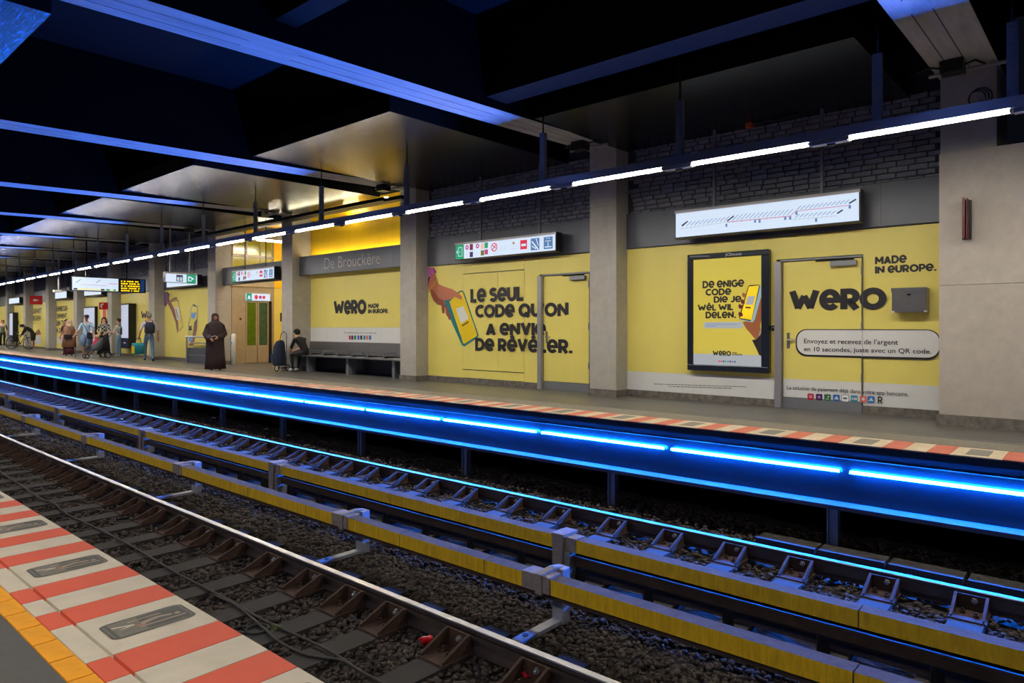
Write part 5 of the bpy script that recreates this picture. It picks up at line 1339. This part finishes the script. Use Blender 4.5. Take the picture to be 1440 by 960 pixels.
LSH = FAB('pale_shirt', srgb(196, 184, 196), noise=.08); CHK = FAB('blue_check_shirt', srgb(165, 195, 222), noise=.2, scale=40); DEN = FAB('denim_shorts', srgb(120, 150, 180)); SHOEW = FAB('white_shoes', srgb(220, 220, 220)); SHOED = FAB('dark_shoes', srgb(34, 36, 44))
TAN = FAB('tan_coat', srgb(150, 108, 84), noise=.1); SCARF = FAB('beige_headscarf', srgb(216, 186, 160)); MAROON = FAB('maroon_skirt', srgb(90, 40, 58)); CREAMT = FAB('cream_top', srgb(214, 208, 190)); HAIRD = FAB('dark_hair', srgb(26, 20, 20)); HAIRG = FAB('grey_hair', srgb(130, 124, 116)); HAIRB = FAB('brown_hair', srgb(70, 46, 34))
# plaid
PLA = mat('plaid_cloth', srgb(60, 60, 66), .85); nt = PLA.node_tree; bs = nt.nodes['Principled BSDF']; tc = nt.nodes.new('ShaderNodeTexCoord'); ck = nt.nodes.new('ShaderNodeTexChecker'); ck.inputs['Scale'].default_value = 14
ck.inputs['Color1'].default_value = (*srgb(30, 32, 36), 1); ck.inputs['Color2'].default_value = (*srgb(180, 180, 180), 1); nt.links.new(tc.outputs['Object'], ck.inputs['Vector']); nt.links.new(ck.outputs['Color'], bs.inputs['Base Color'])

# 1 woman in a long dark robe
J = dict(elL=(-.24, .02, 1.12), wrL=(-.05, .24, 1.02), elR=(.26, .02, 1.12), wrR=(.16, .26, .98))
t, Jn, k = person('woman in a long dark brown robe and headscarf standing alone near the platform edge', -19.6, 9.15, 252, J, M6(SKINB, ABA, ABA, SHOED, ABA, ABA), 1.64)
b = MB(); b.loft([((0, -.02, .05), .27, .22), ((0, -.01, .35), .25, .20), ((0, 0, .75), .235, .19), ((0, 0, 1.0), .235, .185), ((0, 0, 1.2), .24, .17), ((0, 0, 1.34), .215, .14), ((0, 0, 1.42), .10, .09)], ABA, 36, fold=.09, nf=9); b.build('robe', t, smooth=True)
h = Jn['head']; b = MB(); b.loft([((0, .0, h.z - .26), .215, .15), ((0, 0, h.z - .16), .12, .11), ((0, -.012, h.z - .05), .100, .092), ((0, -.016, h.z + .04), .102, .100), ((0, -.012, h.z + .09), .080, .082), ((0, -.01, h.z + .115), .03, .03)], ABA, 24)
b.v = [(p[0], min(p[1], h.y + .045) if h.z - .08 < p[2] < h.z + .06 else p[1], p[2]) for p in b.v]; b.build('headscarf', t, smooth=True)
for s_ in (-1, 1):
    e = Jn['elL' if s_ < 0 else 'elR']; w0 = Jn['wrL' if s_ < 0 else 'wrR']; sh = Jn['shL' if s_ < 0 else 'shR']
    b = MB(); b.tube([sh, e + V3(0, 0, -.02), e.lerp(w0, .5) + V3(0, 0, -.04), w0 + V3(0, -.02, -.01)], [.085, .10, .095, .06], ABA, 12); b.build('sleeve', t, smooth=True)
tp = thing('phone_with_cord', 'small phone with a pale cord held by the woman in the dark robe', 'phone', (-19.6, 9.15, 0), R(252)); b = MB(); b.box(-.065, -.03, .27, .285, .86, .97, BLK); b.build('phone_body', tp); b = MB(); b.tube([(-.04, .27, .97), (.05, .30, 1.0), (.13, .29, .97)], .006, SHOEW, 6); b.build('cord', tp)
tp['category'] = 'phone'

# 2 seated young man
S = dict(pelvis=(0, 0, .55), waist=(0, .08, .66), chest=(0, .20, .80), upper=(0, .30, .90), neck=(0, .36, .96), jaw=(0, .41, 1.01), head=(0, .41, 1.07), crown=(0, .39, 1.13),
    shL=(-.17, .28, .90), elL=(-.19, .40, .66), wrL=(-.05, .60, .58), shR=(.17, .28, .90), elR=(.19, .40, .66), wrR=(.05, .61, .57),
    hiL=(-.09, .02, .52), knL=(-.15, .44, .50), anL=(-.14, .40, .09), toL=(-.15, .56, .035), hiR=(.09, .02, .52), knR=(.15, .46, .50), anR=(.12, .50, .09), toR=(.13, .66, .035))
t, Jn, k = person('young man in black sitting on the end of the bench, leaning forward with folded hands', -16.98, 10.50, 98, S, M6(SKINL, BLKC, BLKC, SHOEW), 1.76, z=.0)
hair(t, Jn, k, HAIRD, back=.015)
# shopping trolley beside him
t = thing('shopping_trolley', 'dark blue two-wheeled shopping trolley standing in front of the seated man', 'trolley', (-17.95, 10.25, 0), R(100))
b = MB(); b.loft([((0, .03, .16), .17, .13), ((0, .04, .22), .20, .16), ((0, .04, .48), .19, .15), ((0, .03, .70), .17, .14), ((0, .0, .84), .12, .10), ((0, -.02, .88), .05, .04)], NAVY, 18); b.build('bag', t, smooth=True)
b = MB(); b.box(-.15, .15, .16, .22, .28, .50, FAB('blue_pocket', srgb(30, 56, 110))); b.build('pocket', t, bevel=.02)
b = MB(); b.tube([(-.11, -.12, .10), (-.11, -.14, .9), (-.09, -.16, 1.06), (0, -.17, 1.12), (.09, -.16, 1.06), (.11, -.14, .9), (.11, -.12, .10)], .011, BLK, 8); b.tube([(-.2, -.1, .10), (.2, -.1, .10)], .01, BLK, 6); b.build('frame', t, smooth=True)
for s_ in (-.19, .19):
    w_ = MB(); w_.ring((s_, -.1, .10), .08, .018, BLKP, 'x', 20, 6); w_.ring((s_, -.1, .10), .05, .012, SHOEW, 'x', 16, 6); w_.tube([(s_ - .01, -.1, .10), (s_ + .01, -.1, .10)], .02, GREY, 8); w_.build('wheel', t)
# 3 walker seen from behind
J = dict(knL=(-.1, .17, .52), anL=(-.1, .20, .12), toL=(-.11, .35, .07), knR=(.1, -.05, .49), anR=(.10, -.26, .13), toR=(.11, -.15, .035), elL=(-.27, -.06, 1.12), wrL=(-.30, .08, .90), elR=(.27, -.04, 1.12), wrR=(.29, .02, .86))
t, Jn, k = person('grey-haired man in pale shirt and jeans walking away with a dark backpack', -26.15, 9.7, 76, J, M6(SKINM, LSH, JEAN, SHOED), 1.76, rad=dict(chest=.16, waist=.145, sh=.072))
hair(t, Jn, k, HAIRG, back=.02, cut=.0)
tb_ = thing('backpack', 'dark navy backpack on the back of the grey-haired walking man', 'backpack', (-26.15, 9.7, 0), R(76)); backpack(t, 1, NAVY).build('pack_body', tb_, smooth=True)
b = MB(); b.box(-.11, .11, -.33, -.28, 1.06, 1.22, BLKC); b.build('pocket', tb_, bevel=.02)
for s_ in (-.1, .1): b = MB(); b.tube([(s_, -.14, 1.40), (s_ * 1.1, .02, 1.47), (s_ * 1.2, .15, 1.35), (s_ * 1.2, .14, 1.18), (s_ * 1.1, -.1, 1.08)], .016, NAVY, 6); b.build('strap', tb_)
tb_ = thing('tote_bag', 'teal and yellow tote bag carried low by the walking man', 'bag', (-26.45, 9.45, .28), R(68)); b = MB(); b.loft([((0, 0, 0), .20, .06), ((0, 0, .3), .22, .08), ((0, 0, .40), .20, .03)], FAB('teal_cloth', srgb(30, 130, 140)), 14); b.build('bag_body', tb_, smooth=True)
b = MB(); b.box(-.215, -.12, -.075, .075, .03, .3, FAB('yellow_cloth', srgb(220, 190, 40))); b.build('yellow_panel', tb_); b = MB(); b.tube([(-.1, 0, .38), (-.06, 0, .58), (.06, 0, .58), (.1, 0, .38)], .01, NAVY, 6); b.build('bag_handle', tb_)
# 4 man with cap, shorts, crossbody bag and stick
J = dict(elR=(.26, .05, 1.12), wrR=(.36, .16, .95), elL=(-.25, -.02, 1.1), wrL=(-.24, .08, .88), knL=(-.13, .03, .48), anL=(-.17, 0, .09), toL=(-.2, .15, .035))
t, Jn, k = person('man in dark cap, pale blue checked shirt and denim shorts with a shoulder bag', -31.4, 9.18, 240, J, M6(SKINM, CHK, DEN, SHOEW, shin=SKINM), 1.74, rad=dict(chest=.165, waist=.16, pelvis=.15, hi=.105, sh=.075))
h = Jn['head']; b = MB(); b.ball((0, h.y - .01, h.z + .045), .100, FAB('cap_cloth', srgb(44, 38, 52)), 14, 6, 1, 1.05, .8); b.v = [(p[0], p[1], max(p[2], h.z + .03)) for p in b.v]; b.build('cap', t, smooth=True); b = MB(); b.box(-.07, .07, h.y + .08, h.y + .17, h.z + .03, h.z + .042, FAB('cap_red', srgb(150, 50, 50))); b.build('cap_peak', t)
for s_ in (-.115, .115): b = MB(); b.loft([((s_, 0, .50), .10, .11), ((s_ * .95, 0, .75), .115, .125), ((s_ * .7, 0, .93), .12, .135)], DEN, 14); b.build('shorts_leg', t, smooth=True)
tb_ = thing('shoulder_bag', 'small black shoulder bag on the hip of the man in the cap', 'bag', (-31.4, 9.18, 0), R(240)); b = MB(); b.box(-.24, -.06, .15, .23, .78, 1.02, BLKC); b.build('bag_body', tb_, bevel=.02); b = MB(); b.tube([(-.1, .18, 1.0), (0, .17, 1.25), (.12, .12, 1.42), (.15, 0, 1.45), (.1, -.15, 1.35), (-.15, -.17, 1.1), (-.22, .0, .98)], .012, BLKC, 6); b.build('strap', tb_)
b = MB(); b.tube([(0, 0, 0), (0, 0, .90)], .012, BLK, 8); b.tube([(0, -.05, .91), (0, .06, .91)], .016, BLK, 8); o = b.build('walking_stick', loc=(-31.66, 8.86, 0)); tag(o, 'black walking stick standing in the hand of the man in the cap', 'walking stick')
# 5 plaid woman behind pushchair
J = dict(elL=(-.24, .03, 1.12), wrL=(-.12, .28, 1.03), elR=(.24, .03, 1.12), wrR=(.12, .28, 1.03))
t, Jn, k = person('long-haired person in black and white plaid shirt and black skirt behind the pushchair', -31.55, 9.85, 240, J, M6(SKINL, PLA, BLKC, SHOED, PLA, SKINL), 1.66)
b = MB(); b.loft([((0, 0, .12), .24, .20), ((0, 0, .5), .21, .18), ((0, 0, .9), .17, .14), ((0, 0, 1.0), .14, .13)], BLKC, 24, fold=.08); b.build('skirt', t, smooth=True)
hair(t, Jn, k, HAIRB, back=.02, low=.0); h = Jn['head']; b = MB(); b.loft([((0, h.y - .06, h.z - .24), .12, .05), ((0, h.y - .05, h.z - .1), .12, .07), ((0, h.y - .02, h.z + .04), .1, .08)], HAIRB, 14); b.build('long_hair', t, smooth=True)
# pushchair with a child
t = thing('pushchair', 'dark pushchair with grey wheels in front of the plaid shirt', 'pushchair', (-31.0, 9.42, 0), R(215 - 30))
for (x_, y_, r_) in ((-.24, -.32, .14), (.24, -.32, .14), (-.12, .38, .09), (.12, .38, .09)): w_ = MB(); w_.ring((x_, y_, r_), r_ - .015, .018, BLKP, 'x', 20, 6); w_.ring((x_, y_, r_), r_ * .45, .014, GREY, 'x', 14, 5); w_.tube([(x_ - .012, y_, r_), (x_ + .012, y_, r_)], .025, SHOEW, 8); w_.build('wheel', t)
b = MB()
for s_ in (-.2, .2): b.tube([(s_ * .6, .38, .09), (s_, .05, .40), (s_, -.32, .75), (s_, -.50, 1.0)], .013, BLK, 6); b.tube([(s_ * 1.2, -.32, .14), (s_, .0, .45)], .012, BLK, 6)
b.tube([(-.2, -.50, 1.0), (.2, -.50, 1.0)], .016, BLK, 6); b.build('frame', t)
b = MB(); b.loft([((0, .12, .30), .17, .20), ((0, .06, .42), .19, .26), ((0, -.06, .62), .18, .16), ((0, -.16, .82), .16, .05)], FAB('grey_pushchair_cloth', srgb(90, 96, 106)), 16); b.build('seat', t, smooth=True)
t = thing('person', 'small child in red sitting in the pushchair', 'person', (-31.0, 9.42, 0), R(185)); b = MB(); b.loft([((0, .14, .46), .09, .12), ((0, .06, .58), .11, .10), ((0, .0, .72), .10, .08), ((0, -.01, .79), .05, .05)], FAB('red_child_coat', srgb(200, 40, 70)), 14); b.ball((0, .0, .86), .085, SKINL, 12, 8); b.tube([(-.06, .16, .48), (-.07, .36, .42), (-.07, .38, .30)], [.05, .04, .035], NAVY, 8); b.tube([(.06, .16, .48), (.07, .36, .42), (.07, .38, .30)], [.05, .04, .035], NAVY, 8); b.build('body', t, smooth=True)
# 6 youth with backpack, profile to the left
J = dict(elL=(-.2, .10, 1.12), wrL=(-.16, .36, 1.06), elR=(.2, .10, 1.12), wrR=(.14, .36, 1.06))
t, Jn, k = person('youth in cream top and pale jeans with a dark backpack, turned to the pushchair', -31.95, 10.52, 128, J, M6(SKINL, CREAMT, JEANL, SHOEW), 1.62)
hair(t, Jn, k, HAIRB)
tb_ = thing('backpack', 'small dark backpack on the back of the youth in pale jeans', 'backpack', (-31.95, 10.52, 0), R(128)); backpack(t, 1, NAVY, y=-.2, z=.92, sx=.14, h=.36).build('pack_body', tb_, smooth=True)
for s_ in (-.09, .09): b = MB(); b.tube([(s_, -.13, 1.28), (s_ * 1.1, .0, 1.38), (s_ * 1.2, .14, 1.22), (s_ * 1.1, -.08, .98)], .014, NAVY, 6); b.build('strap', tb_)
# 7 lady with headscarf and tan coat, friend behind her
J = dict(elR=(.27, .0, 1.12), wrR=(.34, .15, .98), elL=(-.25, .03, 1.1), wrL=(-.12, .2, .95))
t, Jn, k = person('woman in beige headscarf and long tan coat with a dark handbag strap', -34.3, 9.3, 245, J, M6(SKINM, TAN, MAROON, SHOED, TAN, TAN), 1.56, rad=dict(chest=.17, waist=.17, pelvis=.17))
b = MB(); b.loft([((0, 0, .38), .27, .22), ((0, 0, .8), .23, .19), ((0, 0, 1.1), .21, .18), ((0, 0, 1.28), .17, .14)], TAN, 24, fold=.06); b.build('coat', t, smooth=True)
b = MB(); b.loft([((0, 0, .08), .2, .17), ((0, 0, .45), .19, .16)], MAROON, 20, fold=.08); b.build('skirt', t, smooth=True)
h = Jn['head']; b = MB(); b.loft([((0, .04, h.z - .30), .13, .12), ((0, 0, h.z - .14), .12, .12), ((0, -.014, h.z - .04), .100, .094), ((0, -.018, h.z + .05), .100, .10), ((0, -.012, h.z + .10), .07, .07)], SCARF, 24); b.v = [(p[0], min(p[1], h.y + .045) if h.z - .08 < p[2] < h.z + .06 else p[1], p[2]) for p in b.v]; b.build('headscarf', t, smooth=True)
tb_ = thing('handbag', 'dark handbag at the waist of the woman in the tan coat', 'bag', (-34.3, 9.3, 0), R(245)); b = MB(); b.box(-.14, .14, .2, .28, .72, .92, BLKC); b.build('bag_body', tb_, bevel=.02); b = MB(); b.tube([(-.12, .22, .92), (-.08, .17, 1.15), (.1, .12, 1.33)], .01, BLKC, 6); b.build('strap', tb_)
t, Jn, k = person('dark-haired person half hidden behind the woman in the tan coat', -35.4, 9.47, 245, {}, M6(SKINM, MAROON, NAVY, SHOED), 1.6)
hair(t, Jn, k, HAIRD)
# 8 cyclist bending over the bicycle
J = dict(waist=(0, .08, 1.02), chest=(0, .24, 1.12), upper=(0, .34, 1.20), neck=(0, .42, 1.24), jaw=(0, .47, 1.22), head=(0, .50, 1.27), crown=(0, .47, 1.33), shL=(-.17, .32, 1.19), elL=(-.22, .42, .96), wrL=(-.15, .52, .80), shR=(.17, .32, 1.19), elR=(.22, .42, .96), wrR=(.15, .52, .80))
t, Jn, k = person('cyclist in black jacket and shorts bending over the bicycle', -45.9, 10.35, 160, J, M6(SKINL, BLKC, BLKC, SHOED, BLKC, BLKC, shin=SKINL), 1.76, rad=dict(chest=.17, sh=.08))
b = MB(); b.ball(Jn['head'] + V3(0, -.0, .03), .11, BLK, 12, 6, 1, 1.2, .8); b.build('helmet', t, smooth=True)
for s_ in (-.1, .1): b = MB(); b.loft([((s_, 0, .50), .085, .09), ((s_, 0, .92), .11, .13)], BLKC, 12); b.build('shorts_leg', t, smooth=True)
t = thing('bicycle', 'dark bicycle standing across the platform in front of the cyclist', 'bicycle', (-46.2, 9.8, 0), R(38))
for s_ in (-.52, .52):
    w_ = MB(); w_.ring((s_, 0, .34), .325, .022, BLKP, 'y', 32, 6); w_.ring((s_, 0, .34), .04, .02, GREY, 'y', 12, 5)
    for q in range(12): a = q * math.pi / 6; w_.tube([(s_, 0, .34), (s_ + .31 * math.cos(a), 0, .34 + .31 * math.sin(a))], .003, GREY, 4, False)
    w_.build('wheel', t)
b = MB(); P = dict(bb=(0, 0, .30), seat=(-.16, 0, .78), head=(.36, 0, .82), rear=(-.52, 0, .34), front=(.52, 0, .34))
for a, c_ in (('bb', 'seat'), ('seat', 'head'), ('head', 'bb'), ('bb', 'rear'), ('rear', 'seat'), ('head', 'front')): b.tube([P[a], P[c_]], .018, BLK, 8)
b.build('frame', t)
b = MB(); b.tube([(-.16, 0, .78), (-.19, 0, .92)], .013, GREY, 6); b.loft([((-.2, 0, .92), .13, .06), ((-.2, 0, .96), .12, .05)], BLKP, 12); b.build('saddle', t)
b = MB(); b.tube([(.36, 0, .82), (.34, 0, .98)], .014, GREY, 6); b.tube([(.30, -.28, .99), (.36, -.1, 1.0), (.36, .1, 1.0), (.30, .28, .99)], .013, BLK, 6); b.build('handlebar', t)
b = MB(); b.ring((0, .03, .30), .08, .008, GREY, 'y', 16, 5); b.tube([(0, .05, .30), (.1, .05, .18)], .01, GREY, 6); b.tube([(.07, .05, .17), (.13, .12, .18)], .015, BLK, 6); b.build('crank', t)
# 9 person at the left edge
t, Jn, k = person('person in grey-green jacket and pink scarf walking in at the left edge, farthest', -51.3, 9.85, 250, dict(knL=(-.1, .15, .5), anL=(-.1, .16, .1), toL=(-.1, .3, .04)), M6(SKINM, FAB('grey_green_jacket', srgb(92, 104, 92)), BLKC, SHOEW), 1.68)
hair(t, Jn, k, FAB('red_brown_hair', srgb(150, 50, 40))); b = MB(); b.loft([((0, .0, 1.24), .17, .14), ((0, .01, 1.36), .14, .12), ((0, .01, 1.44), .07, .07)], FAB('pink_scarf', srgb(226, 186, 180)), 16); b.build('scarf', t, smooth=True)
b = MB(); b.loft([((0, 0, 0), .14, .05), ((0, 0, .3), .12, .04)], SHOEW, 10); o = b.build('white_bag', loc=(-51.0, 9.6, .55)); tag(o, 'white carrier bag in the hand of the person at the left edge', 'bag')
# ================================================================== lay everything out along the curve
bpy.context.view_layer.update()
done = set(done_mesh)
def bend_obj(o):
    if o.get('bent'): return
    if o in LONG:
        if o.type == 'MESH' and o.data.name not in done:
            me = o.data; n = len(me.vertices); co = np.zeros(n * 3); me.vertices.foreach_get('co', co); V = co.reshape(-1, 3)
            m_ = -2 * BK * np.abs(V[:, 0]); n_ = 1 / np.sqrt(1 + m_ * m_)
            xx = V[:, 0] - m_ * V[:, 1] * n_; yy = -BK * V[:, 0] * np.abs(V[:, 0]) + V[:, 1] * n_
            V[:, 0] = xx; V[:, 1] = yy; me.vertices.foreach_set('co', V.ravel()); me.update(); done.add(me.name)
        for c in o.children: bend_obj(c)
    else:
        X0, Y0, Z0 = o.location; x, y = bend(X0, Y0); o.location = (x, y, Z0)
        rz = math.atan(-2 * BK * abs(X0))
        e = o.rotation_euler.copy()
        o.rotation_euler = (Matrix.Rotation(rz, 3, 'Z') @ e.to_matrix()).to_euler()
for o in list(SC.objects):
    if o.parent is None and o.type in ('MESH', 'EMPTY', 'LIGHT'): bend_obj(o)
for o in SC.objects:
    if 'bent' in o: del o['bent']
